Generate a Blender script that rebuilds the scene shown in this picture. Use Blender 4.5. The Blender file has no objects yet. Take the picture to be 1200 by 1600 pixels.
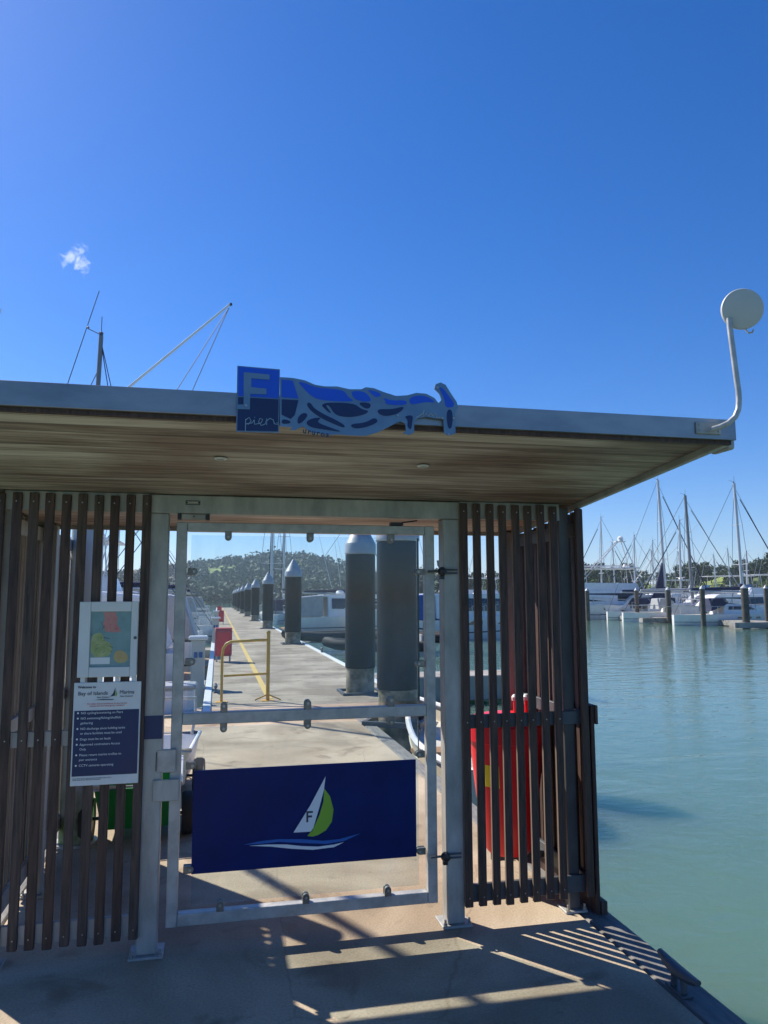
import bpy, bmesh, math, random
from mathutils import Vector, Matrix
from math import radians as R, sin, cos, pi
random.seed(7)
SC = bpy.context.scene
COL = SC.collection
# ------------------------------------------------------------------ camera
cd = bpy.data.cameras.new("camera"); cam = bpy.data.objects.new("camera", cd); COL.objects.link(cam)
cd.sensor_fit = 'VERTICAL'; cd.sensor_height = 36.0; cd.lens = 26.302; cd.clip_start = 0.05; cd.clip_end = 6000
PITCH, YAW, ROLL = 0.1141, 0.2178, -0.0031
fw = Vector((sin(YAW)*cos(PITCH), cos(YAW)*cos(PITCH), sin(PITCH)))
rt = Vector((cos(YAW), -sin(YAW), 0)); up = rt.cross(fw)
r2 = rt*cos(ROLL) + up*sin(ROLL); u2 = up*cos(ROLL) - rt*sin(ROLL)
M = Matrix((r2, u2, -fw)).transposed().to_4x4(); M.translation = Vector((0, -3.701, 1.6))
cam.matrix_world = M
SC.camera = cam
# ------------------------------------------------------------------ sky and sun
SUN_AZ, SUN_EL = R(38.8), R(43.6)          # azimuth to the left of +Y
w = bpy.data.worlds.new("World"); SC.world = w; w.use_nodes = True
nt = w.node_tree; nt.nodes.clear()
sky = nt.nodes.new('ShaderNodeTexSky'); sky.sky_type = 'NISHITA'; sky.sun_disc = False
sky.sun_elevation = SUN_EL; sky.sun_rotation = -SUN_AZ
sky.air_density = 1.0; sky.dust_density = 0.3; sky.ozone_density = 4.0; sky.altitude = 0
hs = nt.nodes.new('ShaderNodeHueSaturation'); hs.inputs['Saturation'].default_value = 1.35; hs.inputs['Value'].default_value = 1.0
bg = nt.nodes.new('ShaderNodeBackground'); bg.inputs['Strength'].default_value = 0.076
wo = nt.nodes.new('ShaderNodeOutputWorld')
tn = nt.nodes.new('ShaderNodeMixRGB'); tn.blend_type = 'MULTIPLY'; tn.inputs[0].default_value = 1; tn.inputs[2].default_value = (.80, .88, 1.16, 1)
nt.links.new(sky.outputs[0], hs.inputs['Color']); nt.links.new(hs.outputs[0], tn.inputs[1]); nt.links.new(tn.outputs[0], bg.inputs['Color']); nt.links.new(bg.outputs[0], wo.inputs[0])
sl = bpy.data.lights.new("sun", 'SUN'); sl.energy = 4.5; sl.angle = R(0.53); sl.color = (1.0, 0.93, 0.82)
sun = bpy.data.objects.new("sun", sl); COL.objects.link(sun)
sdir = Vector((-sin(SUN_AZ)*cos(SUN_EL), cos(SUN_AZ)*cos(SUN_EL), sin(SUN_EL)))
sun.rotation_euler = sdir.to_track_quat('Z', 'Y').to_euler()
sun.location = (-20, 25, 30)
SC.view_settings.view_transform = 'Standard'; SC.view_settings.look = 'None'
SC.view_settings.exposure = 0.72; SC.view_settings.gamma = 1; SC.view_settings.use_curve_mapping = False
SC.cycles.max_bounces = 8; SC.cycles.volume_bounces = 3; SC.cycles.transparent_max_bounces = 16; SC.cycles.caustics_reflective = False
SC.cycles.sample_clamp_indirect = 6
# ------------------------------------------------------------------ materials
def nodes_mat(name):
    m = bpy.data.materials.new(name); m.use_nodes = True
    n = m.node_tree; b = n.nodes['Principled BSDF']; return m, n, b
def mat(name, c, rough=.5, metal=0., c2=None, scale=6., stretch=(1, 1, 1), detail=5, bump=0., bscale=None, contrast=(.35, .65), spec=.5, coord='Object', rvar=0., dist=0.):
    m, n, b = nodes_mat(name); L = n.links.new
    b.inputs['Base Color'].default_value = (*c, 1); b.inputs['Roughness'].default_value = rough; b.inputs['Metallic'].default_value = metal
    b.inputs['Specular IOR Level'].default_value = spec
    if c2 is not None or bump or rvar:
        tc = n.nodes.new('ShaderNodeTexCoord'); mp = n.nodes.new('ShaderNodeMapping'); mp.inputs['Scale'].default_value = stretch
        L(tc.outputs[coord], mp.inputs[0])
        no = n.nodes.new('ShaderNodeTexNoise'); no.inputs['Scale'].default_value = scale; no.inputs['Detail'].default_value = detail; no.inputs['Roughness'].default_value = .6
        no.inputs['Distortion'].default_value = dist
        L(mp.outputs[0], no.inputs['Vector'])
        cr = n.nodes.new('ShaderNodeValToRGB'); cr.color_ramp.elements[0].position = contrast[0]; cr.color_ramp.elements[1].position = contrast[1]
        cr.color_ramp.elements[0].color = (*c, 1); cr.color_ramp.elements[1].color = (*(c2 or c), 1)
        L(no.outputs['Fac'], cr.inputs[0]); L(cr.outputs[0], b.inputs['Base Color'])
        if rvar:
            mr = n.nodes.new('ShaderNodeMapRange'); mr.inputs[3].default_value = rough-rvar; mr.inputs[4].default_value = rough+rvar
            L(no.outputs['Fac'], mr.inputs[0]); L(mr.outputs[0], b.inputs['Roughness'])
        if bump:
            nb = n.nodes.new('ShaderNodeTexNoise'); nb.inputs['Scale'].default_value = bscale or scale*4; nb.inputs['Detail'].default_value = 4
            L(mp.outputs[0], nb.inputs['Vector'])
            bm_ = n.nodes.new('ShaderNodeBump'); bm_.inputs['Strength'].default_value = bump; bm_.inputs['Distance'].default_value = .01
            L(nb.outputs['Fac'], bm_.inputs['Height']); L(bm_.outputs[0], b.inputs['Normal'])
    return m
MT = {}
MT['galv'] = mat('galvanised_steel', (.36, .36, .345), .45, .25, (.52, .51, .48), 14, bump=.15, bscale=60, rvar=.1)
MT['galv_dirty'] = mat('weathered_aluminium', (.31, .31, .29), .52, .2, (.50, .49, .455), 9, stretch=(1, 1, .35), bump=.12, bscale=50, rvar=.1)
MT['slat_w'] = mat('pale_slat_timber', (.22, .18, .14), .8, 0, (.36, .31, .25), 8, stretch=(6, 6, .5), bump=.3, bscale=40)  # paler timber tone for the left side screen
MT['clamp'] = mat('dull_stainless_clamp', (.17, .16, .14), .4, .5, (.28, .26, .22), 30)
MT['postdark'] = mat('shaded_dark_post', (.075, .070, .068), .5, .2, (.13, .125, .12), 7, stretch=(1, 1, .4))  # right corner post: its shade is put into this darker colour
MT['signpale'] = mat('pale_blue_script', (.30, .44, .55), .45)
MT['edge'] = mat('dark_edge_timber', (.13, .125, .12), .8, 0, (.24, .23, .21), 6, stretch=(4, .7, 1), bump=.3, bscale=30)
MT['darkmetal'] = mat('dark_grey_steel', (.07, .08, .09), .5, .3, (.11, .12, .13), 9)
MT['zinc'] = mat('zinc_fascia', (.22, .245, .27), .40, .6, (.34, .36, .38), 5, stretch=(.6, 1, 1.5), bump=.08, bscale=20, rvar=.08)
MT['slat'] = mat('dark_stained_timber', (.036, .020, .016), .62, 0, (.105, .055, .039), 10, stretch=(6, 6, .5), bump=.4, bscale=40)
MT['slat_b'] = mat('greyer_stained_timber', (.045, .030, .025), .68, 0, (.125, .078, .060), 10, stretch=(6, 6, .5), bump=.4, bscale=40)
def pale_sides(m):  # mixes a paler brown onto faces pointing along X
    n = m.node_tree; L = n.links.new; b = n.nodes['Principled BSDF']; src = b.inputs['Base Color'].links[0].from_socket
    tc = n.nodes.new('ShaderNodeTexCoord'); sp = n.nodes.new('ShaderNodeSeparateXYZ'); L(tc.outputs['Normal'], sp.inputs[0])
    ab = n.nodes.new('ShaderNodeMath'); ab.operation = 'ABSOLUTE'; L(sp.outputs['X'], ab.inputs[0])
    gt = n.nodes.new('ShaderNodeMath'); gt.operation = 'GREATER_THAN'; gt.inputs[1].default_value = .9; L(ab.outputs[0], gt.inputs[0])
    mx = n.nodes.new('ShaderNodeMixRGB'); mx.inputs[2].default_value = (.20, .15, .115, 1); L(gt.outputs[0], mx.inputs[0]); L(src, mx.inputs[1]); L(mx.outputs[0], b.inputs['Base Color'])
MT['slat_f'] = mat('dark_slat_with_pale_sides', (.036, .020, .016), .62, 0, (.105, .055, .039), 10, stretch=(6, 6, .5), bump=.4, bscale=40); pale_sides(MT['slat_f'])
MT['bolt'] = mat('steel_bolt', (.42, .42, .40), .45, .8)
MT['black'] = mat('black_plastic', (.012, .012, .014), .4, 0, (.02, .02, .022), 20)
MT['rubber'] = mat('black_rubber', (.018, .018, .02), .8, 0, (.035, .034, .034), 12, bump=.2)
MT['white'] = mat('white_gelcoat', (.72, .73, .73), .25, 0, (.80, .80, .79), 3)
MT['whitep'] = mat('white_powdercoat', (.70, .71, .72), .4, 0, (.76, .77, .77), 8)
MT['cream'] = mat('cream_gelcoat', (.62, .56, .43), .35, 0, (.70, .64, .52), 5)
MT['grey'] = mat('grey_gelcoat', (.32, .33, .34), .4, 0, (.40, .41, .41), 4)
MT['navy'] = mat('navy_panel', (.003, .014, .10), .42, 0, (.004, .019, .135), 5, detail=8, rvar=.08, spec=.2)
MT['navyhull'] = mat('navy_hull', (.008, .014, .035), .15)
MT['darkhull'] = mat('black_hull', (.012, .013, .016), .2)
MT['bluecover'] = mat('blue_canvas', (.02, .09, .30), .8, 0, (.03, .12, .38), 4, bump=.3)
MT['navycover'] = mat('navy_canvas', (.012, .02, .055), .85, 0, (.02, .03, .08), 4, bump=.3)
MT['window'] = mat('tinted_window', (.012, .018, .024), .08, 0, spec=.8)
MT['mast'] = mat('mast_alloy', (.55, .56, .57), .4, .4)
MT['mastd'] = mat('painted_mast_grey', (.20, .21, .22), .45, .2)
MT['rig'] = mat('rigging_wire', (.10, .11, .12), .5, .3)
MT['teak'] = mat('teak_trim', (.26, .15, .07), .6, 0, (.33, .2, .1), 8, stretch=(1, 6, 6))
MT['red'] = mat('red_plastic', (.72, .012, .022), .4, 0, (.82, .02, .035), 5, rvar=.08)
MT['redp'] = mat('faded_red_cabinet', (.50, .03, .05), .5, 0, (.60, .06, .08), 6)
MT['yellow'] = mat('yellow_paint', (.72, .42, .03), .42, 0, (.62, .34, .03), 9)
MT['yline'] = mat('worn_yellow_line', (.62, .42, .09), .8, 0, (.45, .37, .22), 6, contrast=(.45, .75))
MT['label'] = mat('yellow_label', (.85, .68, .03), .5)
MT['green'] = mat('green_plastic', (.010, .20, .035), .4, 0, (.014, .26, .045), 4)
MT['alg'] = None
MT['txtw'] = mat('white_lettering', (.80, .82, .84), .5)
MT['txtd'] = mat('dark_lettering', (.03, .05, .09), .5)
MT['txtr'] = mat('red_lettering', (.62, .05, .06), .5)
MT['signblue'] = mat('bright_blue_film', (.006, .085, .62), .38, 0, (.006, .10, .70), 4)
MT['signnavy'] = mat('navy_film', (.004, .018, .085), .4, 0, (.005, .024, .11), 4)
MT['signsteel'] = mat('blue_grey_sheet', (.12, .21, .32), .38, .25, (.16, .26, .37), 12)
MT['lime'] = mat('lime_film', (.25, .47, .035), .5)
MT['royal'] = mat('royal_blue_film', (.012, .13, .46), .45)
MT['msea'] = mat('map_sea', (.20, .33, .34), .5, 0, (.26, .40, .41), 14)
MT['mpink'] = mat('map_pink', (.58, .22, .20), .5, 0, (.64, .30, .27), 20)
MT['mland'] = mat('map_land', (.30, .38, .14), .5, 0, (.50, .52, .25), 22)
MT['morange'] = mat('map_orange', (.58, .36, .14), .5, 0, (.52, .45, .22), 40)
MT['pile'] = mat('black_pile_sleeve', (.006, .008, .011), .42, 0, (.016, .018, .021), 2, stretch=(1, 1, .35), rvar=.08, spec=.12)
MT['pilec'] = mat('pale_concrete_pile', (.10, .10, .06), .8, 0, (.36, .32, .24), 3.5, bump=.4, contrast=(.38, .6))
MT['pilecap'] = mat('grey_pile_cap', (.34, .37, .40), .4, .1, (.42, .44, .46), 5)
MT['pilew'] = mat('weathered_timber_pile', (.045, .042, .036), .8, 0, (.10, .09, .07), 3, bump=.4)
MT['bark'] = mat('bark', (.07, .05, .035), .9, 0, (.11, .085, .06), 4)
MT['beige'] = mat('beige_cabinet', (.52, .50, .44), .5, 0, (.58, .56, .5), 5)

def plank_mat():
    m, n, b = nodes_mat('soffit_boards'); L = n.links.new
    tc = n.nodes.new('ShaderNodeTexCoord'); sp = n.nodes.new('ShaderNodeSeparateXYZ'); L(tc.outputs['Object'], sp.inputs[0])
    # board index from Y
    mu = n.nodes.new('ShaderNodeMath'); mu.operation = 'DIVIDE'; mu.inputs[1].default_value = .088; L(sp.outputs['Y'], mu.inputs[0])
    fl = n.nodes.new('ShaderNodeMath'); fl.operation = 'FLOOR'; L(mu.outputs[0], fl.inputs[0])
    fr = n.nodes.new('ShaderNodeMath'); fr.operation = 'FRACT'; L(mu.outputs[0], fr.inputs[0])
    wn = n.nodes.new('ShaderNodeTexWhiteNoise'); wn.noise_dimensions = '1D'; L(fl.outputs[0], wn.inputs['W'])
    cx = n.nodes.new('ShaderNodeCombineXYZ')
    ax = n.nodes.new('ShaderNodeMath'); ax.operation = 'MULTIPLY_ADD'; ax.inputs[1].default_value = 9.; L(wn.outputs['Value'], ax.inputs[0]); L(sp.outputs['X'], ax.inputs[2])
    L(ax.outputs[0], cx.inputs[0]); L(sp.outputs['Y'], cx.inputs[1])
    mp = n.nodes.new('ShaderNodeMapping'); mp.inputs['Scale'].default_value = (1.1, 15, 1); L(cx.outputs[0], mp.inputs[0])
    g = n.nodes.new('ShaderNodeTexNoise'); g.inputs['Scale'].default_value = 1.6; g.inputs['Detail'].default_value = 7; g.inputs['Roughness'].default_value = .62; g.inputs['Distortion'].default_value = .6; L(mp.outputs[0], g.inputs[0])
    mp2 = n.nodes.new('ShaderNodeMapping'); mp2.inputs['Scale'].default_value = (.9, 2.0, 1); L(tc.outputs['Object'], mp2.inputs[0])
    st = n.nodes.new('ShaderNodeTexNoise'); st.inputs['Scale'].default_value = 1.5; st.inputs['Detail'].default_value = 6; L(mp2.outputs[0], st.inputs[0])
    cr = n.nodes.new('ShaderNodeValToRGB'); e = cr.color_ramp.elements
    e[0].position = .30; e[0].color = (.21, .145, .11, 1); e[1].position = .74; e[1].color = (.72, .64, .56, 1)
    k = e.new(.5); k.color = (.50, .40, .33, 1)
    ad = n.nodes.new('ShaderNodeMath'); ad.operation = 'MULTIPLY_ADD'; ad.inputs[1].default_value = .22; L(wn.outputs['Value'], ad.inputs[0]); L(g.outputs['Fac'], ad.inputs[2])
    a2 = n.nodes.new('ShaderNodeMath'); a2.operation = 'SUBTRACT'; a2.inputs[1].default_value = .11; L(ad.outputs[0], a2.inputs[0]); L(a2.outputs[0], cr.inputs[0])
    # dark stains
    sr = n.nodes.new('ShaderNodeValToRGB'); sr.color_ramp.elements[0].position = .38; sr.color_ramp.elements[0].color = (.44, .34, .29, 1); sr.color_ramp.elements[1].position = .58; sr.color_ramp.elements[1].color = (1, 1, 1, 1); L(st.outputs['Fac'], sr.inputs[0])
    mx = n.nodes.new('ShaderNodeMixRGB'); mx.blend_type = 'MULTIPLY'; mx.inputs[0].default_value = .85; L(cr.outputs[0], mx.inputs[1]); L(sr.outputs[0], mx.inputs[2])
    # green tint towards the water side
    gr = n.nodes.new('ShaderNodeMapRange'); gr.inputs[1].default_value = .7; gr.inputs[2].default_value = 1.9; gr.inputs[4].default_value = .7; L(sp.outputs['X'], gr.inputs[0])
    m2 = n.nodes.new('ShaderNodeMixRGB'); L(gr.outputs[0], m2.inputs[0]); L(mx.outputs[0], m2.inputs[1])
    gm = n.nodes.new('ShaderNodeMixRGB'); gm.blend_type = 'MULTIPLY'; gm.inputs[0].default_value = 1; L(mx.outputs[0], gm.inputs[1]); gm.inputs[2].default_value = (.80, .89, .79, 1); L(gm.outputs[0], m2.inputs[2])
    gj = n.nodes.new('ShaderNodeMath'); gj.operation = 'COMPARE'; gj.inputs[1].default_value = .5; gj.inputs[2].default_value = .465; L(fr.outputs[0], gj.inputs[0])
    gq = n.nodes.new('ShaderNodeMapRange'); gq.inputs[3].default_value = .45; gq.inputs[4].default_value = 1; L(gj.outputs[0], gq.inputs[0])
    m5 = n.nodes.new('ShaderNodeMixRGB'); m5.blend_type = 'MULTIPLY'; m5.inputs[0].default_value = 1; L(m2.outputs[0], m5.inputs[1]); L(gq.outputs[0], m5.inputs[2])
    L(m5.outputs[0], b.inputs['Base Color']); b.inputs['Roughness'].default_value = .6
    # groove bump
    gv = n.nodes.new('ShaderNodeMath'); gv.operation = 'COMPARE'; gv.inputs[1].default_value = .5; gv.inputs[2].default_value = .46; L(fr.outputs[0], gv.inputs[0])
    bp = n.nodes.new('ShaderNodeBump'); bp.inputs['Strength'].default_value = .8; bp.inputs['Distance'].default_value = .004; L(gv.outputs[0], bp.inputs['Height']); L(bp.outputs[0], b.inputs['Normal'])
    return m
MT['soffit'] = plank_mat()

def concrete_mat(name, ca, cb, joints):
    m, n, b = nodes_mat(name); L = n.links.new
    tc = n.nodes.new('ShaderNodeTexCoord')
    def noise(s, d=6, dist=0, st=(1, 1, 1)):
        mp = n.nodes.new('ShaderNodeMapping'); mp.inputs['Scale'].default_value = st; L(tc.outputs['Object'], mp.inputs[0])
        q = n.nodes.new('ShaderNodeTexNoise'); q.inputs['Scale'].default_value = s; q.inputs['Detail'].default_value = d; q.inputs['Distortion'].default_value = dist; L(mp.outputs[0], q.inputs[0]); return q
    a = noise(1.1, 7, .4); cr = n.nodes.new('ShaderNodeValToRGB'); cr.color_ramp.elements[0].position = .32; cr.color_ramp.elements[1].position = .68
    cr.color_ramp.elements[0].color = (*ca, 1); cr.color_ramp.elements[1].color = (*cb, 1); L(a.outputs['Fac'], cr.inputs[0])
    f = noise(90, 3); fr = n.nodes.new('ShaderNodeValToRGB'); fr.color_ramp.elements[0].position = .35; fr.color_ramp.elements[1].position = .6; fr.color_ramp.elements[0].color = (.72, .72, .72, 1); fr.color_ramp.elements[1].color = (1.06, 1.06, 1.06, 1); L(f.outputs['Fac'], fr.inputs[0])
    mx = n.nodes.new('ShaderNodeMixRGB'); mx.blend_type = 'MULTIPLY'; mx.inputs[0].default_value = .6; L(cr.outputs[0], mx.inputs[1]); L(fr.outputs[0], mx.inputs[2])
    s = noise(2.3, 5, 1.2); sr = n.nodes.new('ShaderNodeValToRGB'); sr.color_ramp.elements[0].position = .30; sr.color_ramp.elements[1].position = .42; sr.color_ramp.elements[0].color = (.50, .44, .40, 1); sr.color_ramp.elements[1].color = (1, 1, 1, 1); L(s.outputs['Fac'], sr.inputs[0])
    s9 = noise(.8, 6, .9); sq = n.nodes.new('ShaderNodeValToRGB'); sq.color_ramp.elements[0].position = .40; sq.color_ramp.elements[1].position = .56; sq.color_ramp.elements[0].color = (.66, .62, .58, 1); sq.color_ramp.elements[1].color = (1, 1, 1, 1); L(s9.outputs['Fac'], sq.inputs[0])
    s8 = noise(7, 3, .2); s7 = n.nodes.new('ShaderNodeValToRGB'); s7.color_ramp.elements[0].position = .24; s7.color_ramp.elements[1].position = .30; s7.color_ramp.elements[0].color = (.40, .30, .22, 1); s7.color_ramp.elements[1].color = (1, 1, 1, 1); L(s8.outputs['Fac'], s7.inputs[0])
    m2 = n.nodes.new('ShaderNodeMixRGB'); m2.blend_type = 'MULTIPLY'; m2.inputs[0].default_value = .8; L(mx.outputs[0], m2.inputs[1]); L(sr.outputs[0], m2.inputs[2])
    for q_ in (sq, s7):
        m2b = n.nodes.new('ShaderNodeMixRGB'); m2b.blend_type = 'MULTIPLY'; m2b.inputs[0].default_value = .9; L(m2.outputs[0], m2b.inputs[1]); L(q_.outputs[0], m2b.inputs[2]); m2 = m2b
    # hairline cracks
    last = m2
    if not joints:
        vo = n.nodes.new('ShaderNodeTexVoronoi'); vo.feature = 'DISTANCE_TO_EDGE'; vo.inputs['Scale'].default_value = .55
        wv = noise(3, 4); av = n.nodes.new('ShaderNodeMixRGB'); av.blend_type = 'ADD'; av.inputs[0].default_value = .12; L(tc.outputs['Object'], av.inputs[1]); L(wv.outputs['Color'], av.inputs[2]); L(av.outputs[0], vo.inputs['Vector'])
        ck = n.nodes.new('ShaderNodeValToRGB'); ck.color_ramp.elements[0].position = 0; ck.color_ramp.elements[1].position = .004; ck.color_ramp.elements[0].color = (.55, .5, .45, 1); ck.color_ramp.elements[1].color = (1, 1, 1, 1); L(vo.outputs[0], ck.inputs[0])
        m3 = n.nodes.new('ShaderNodeMixRGB'); m3.blend_type = 'MULTIPLY'; m3.inputs[0].default_value = .45; L(m2.outputs[0], m3.inputs[1]); L(ck.outputs[0], m3.inputs[2]); last = m3
    else:
        sp = n.nodes.new('ShaderNodeSeparateXYZ'); L(tc.outputs['Object'], sp.inputs[0])
        dv = n.nodes.new('ShaderNodeMath'); dv.operation = 'DIVIDE'; dv.inputs[1].default_value = joints; L(sp.outputs['Y'], dv.inputs[0])
        fc = n.nodes.new('ShaderNodeMath'); fc.operation = 'FRACT'; L(dv.outputs[0], fc.inputs[0])
        fo = n.nodes.new('ShaderNodeMath'); fo.operation = 'FLOOR'; L(dv.outputs[0], fo.inputs[0])
        wn = n.nodes.new('ShaderNodeTexWhiteNoise'); wn.noise_dimensions = '1D'; L(fo.outputs[0], wn.inputs['W'])
        vr = n.nodes.new('ShaderNodeMapRange'); vr.inputs[3].default_value = .86; vr.inputs[4].default_value = 1.05; L(wn.outputs['Value'], vr.inputs[0])
        cp = n.nodes.new('ShaderNodeMath'); cp.operation = 'GREATER_THAN'; cp.inputs[1].default_value = .05; L(fc.outputs[0], cp.inputs[0])
        lp = n.nodes.new('ShaderNodeMapRange'); lp.inputs[3].default_value = .5; lp.inputs[4].default_value = 1; L(cp.outputs[0], lp.inputs[0])
        mm = n.nodes.new('ShaderNodeMath'); mm.operation = 'MULTIPLY'; L(lp.outputs[0], mm.inputs[0]); L(vr.outputs[0], mm.inputs[1])
        m3 = n.nodes.new('ShaderNodeMixRGB'); m3.blend_type = 'MULTIPLY'; m3.inputs[0].default_value = 1; L(m2.outputs[0], m3.inputs[1]); L(mm.outputs[0], m3.inputs[2]); last = m3
    L(last.outputs[0], b.inputs['Base Color']); b.inputs['Roughness'].default_value = .85
    bp = n.nodes.new('ShaderNodeBump'); bp.inputs['Strength'].default_value = .35; bp.inputs['Distance'].default_value = .006; L(f.outputs['Fac'], bp.inputs['Height']); L(bp.outputs[0], b.inputs['Normal'])
    return m
MT['concrete'] = concrete_mat('platform_concrete', (.40, .315, .215), (.56, .455, .325), 0)
MT['pier'] = concrete_mat('pier_planks', (.34, .28, .215), (.47, .40, .31), .3)
MT['kerb'] = concrete_mat('kerb_concrete', (.30, .29, .27), (.42, .40, .37), 0)

def water_mat():
    m, n, b = nodes_mat('harbour_water'); L = n.links.new
    b.inputs['Roughness'].default_value = .045; b.inputs['IOR'].default_value = 1.33
    b.inputs['Subsurface Weight'].default_value = 1; b.inputs['Subsurface Radius'].default_value = (.7, 1., .9); b.inputs['Subsurface Scale'].default_value = 7
    tc = n.nodes.new('ShaderNodeTexCoord')
    a = n.nodes.new('ShaderNodeTexNoise'); a.inputs['Scale'].default_value = .08; a.inputs['Detail'].default_value = 3; L(tc.outputs['Object'], a.inputs[0])
    cr = n.nodes.new('ShaderNodeValToRGB'); cr.color_ramp.elements[0].color = (.082, .160, .115, 1); cr.color_ramp.elements[1].color = (.112, .195, .142, 1); L(a.outputs['Fac'], cr.inputs[0]); L(cr.outputs[0], b.inputs['Base Color'])
    mp = n.nodes.new('ShaderNodeMapping'); mp.inputs['Scale'].default_value = (1, 1.6, 1); mp.inputs['Rotation'].default_value = (0, 0, R(-30)); L(tc.outputs['Object'], mp.inputs[0])
    hs_ = []
    for s, w_ in ((.55, 1.), (2.2, .45), (7., .12)):
        q = n.nodes.new('ShaderNodeTexNoise'); q.inputs['Scale'].default_value = s; q.inputs['Detail'].default_value = 3; q.inputs['Distortion'].default_value = .5; L(mp.outputs[0], q.inputs[0])
        k = n.nodes.new('ShaderNodeMath'); k.operation = 'MULTIPLY'; k.inputs[1].default_value = w_; L(q.outputs['Fac'], k.inputs[0]); hs_.append(k)
    s1 = n.nodes.new('ShaderNodeMath'); L(hs_[0].outputs[0], s1.inputs[0]); L(hs_[1].outputs[0], s1.inputs[1])
    s2 = n.nodes.new('ShaderNodeMath'); L(s1.outputs[0], s2.inputs[0]); L(hs_[2].outputs[0], s2.inputs[1])
    bp = n.nodes.new('ShaderNodeBump'); bp.inputs['Strength'].default_value = .75; bp.inputs['Distance'].default_value = .035; L(s2.outputs[0], bp.inputs['Height']); L(bp.outputs[0], b.inputs['Normal'])
    return m
MT['water'] = water_mat()

def glass_mat(name, dust, tint):
    m = bpy.data.materials.new(name); m.use_nodes = True; n = m.node_tree; n.nodes.clear(); L = n.links.new
    o = n.nodes.new('ShaderNodeOutputMaterial'); tr = n.nodes.new('ShaderNodeBsdfTransparent'); tr.inputs[0].default_value = (*tint, 1)
    gl = n.nodes.new('ShaderNodeBsdfGlossy'); gl.inputs['Roughness'].default_value = .03
    df = n.nodes.new('ShaderNodeBsdfDiffuse'); df.inputs[0].default_value = (.50, .62, .78, 1)
    tl = n.nodes.new('ShaderNodeBsdfTranslucent'); tl.inputs[0].default_value = (.50, .62, .78, 1)
    ds = n.nodes.new('ShaderNodeMixShader'); ds.inputs[0].default_value = .55; L(df.outputs[0], ds.inputs[1]); L(tl.outputs[0], ds.inputs[2])
    tc = n.nodes.new('ShaderNodeTexCoord'); mp = n.nodes.new('ShaderNodeMapping'); mp.inputs['Scale'].default_value = (2.5, 1, .9); L(tc.outputs['Object'], mp.inputs[0])
    no = n.nodes.new('ShaderNodeTexNoise'); no.inputs['Scale'].default_value = 3.2; no.inputs['Detail'].default_value = 9; no.inputs['Roughness'].default_value = .7; no.inputs['Distortion'].default_value = .8; L(mp.outputs[0], no.inputs[0])
    mr = n.nodes.new('ShaderNodeMapRange'); mr.inputs[1].default_value = .38; mr.inputs[2].default_value = .68; mr.inputs[3].default_value = dust*.2; mr.inputs[4].default_value = dust*2.2; L(no.outputs['Fac'], mr.inputs[0])
    m1 = n.nodes.new('ShaderNodeMixShader'); L(mr.outputs[0], m1.inputs[0]); L(tr.outputs[0], m1.inputs[1]); L(ds.outputs[0], m1.inputs[2])
    lw = n.nodes.new('ShaderNodeLayerWeight'); lw.inputs[0].default_value = .5
    pw = n.nodes.new('ShaderNodeMath'); pw.operation = 'POWER'; pw.inputs[1].default_value = 5; L(lw.outputs['Facing'], pw.inputs[0])
    fr = n.nodes.new('ShaderNodeMath'); fr.operation = 'MULTIPLY_ADD'; fr.inputs[1].default_value = .8; fr.inputs[2].default_value = .03; L(pw.outputs[0], fr.inputs[0])
    m2 = n.nodes.new('ShaderNodeMixShader'); L(fr.outputs[0], m2.inputs[0]); L(m1.outputs[0], m2.inputs[1]); L(gl.outputs[0], m2.inputs[2])
    L(m2.outputs[0], o.inputs[0]); return m
MT['glass'] = glass_mat('salt_dusted_glass', .024, (.90, .955, .965))
MT['glass_clean'] = glass_mat('clear_cover', .03, (.95, .97, .97))
MT['glassedge'] = mat('dark_glass_edge', (.015, .04, .045), .2)

def leaf_mat(name, ca, cb):
    m, n, b = nodes_mat(name); L = n.links.new
    g = n.nodes.new('ShaderNodeNewGeometry'); cr = n.nodes.new('ShaderNodeValToRGB'); cr.color_ramp.elements[0].color = (*ca, 1); cr.color_ramp.elements[1].color = (*cb, 1)
    L(g.outputs['Random Per Island'], cr.inputs[0]); L(cr.outputs[0], b.inputs['Base Color']); b.inputs['Roughness'].default_value = .7
    b.inputs['Specular IOR Level'].default_value = .2
    return m
MT['leafd'] = leaf_mat('dark_leaves', (.028, .052, .02), (.075, .105, .04))
MT['leafm'] = leaf_mat('mid_leaves', (.038, .066, .038), (.066, .098, .052))
MT['leafl'] = leaf_mat('light_leaves', (.06, .10, .025), (.13, .17, .05))
MT['grass'] = mat('grassy_hillside', (.10, .17, .03), .9, 0, (.24, .30, .06), .03, detail=6)
def algae_mat():
    m, n, b = nodes_mat('pale_post_with_algae'); L = n.links.new
    tc = n.nodes.new('ShaderNodeTexCoord'); sp = n.nodes.new('ShaderNodeSeparateXYZ'); L(tc.outputs['Object'], sp.inputs[0])
    no = n.nodes.new('ShaderNodeTexNoise'); no.inputs['Scale'].default_value = 9; no.inputs['Detail'].default_value = 6; L(tc.outputs['Object'], no.inputs[0])
    a = n.nodes.new('ShaderNodeMath'); a.operation = 'MULTIPLY_ADD'; a.inputs[1].default_value = 1.1; L(no.outputs['Fac'], a.inputs[0]); L(sp.outputs['Z'], a.inputs[2])
    cr = n.nodes.new('ShaderNodeValToRGB'); e = cr.color_ramp.elements; e[0].position = .55; e[0].color = (.10, .17, .04, 1); e[1].position = 1.0; e[1].color = (.55, .55, .52, 1); L(a.outputs[0], cr.inputs[0]); L(cr.outputs[0], b.inputs['Base Color']); b.inputs['Roughness'].default_value = .6
    return m
MT['alg'] = algae_mat()

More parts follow.
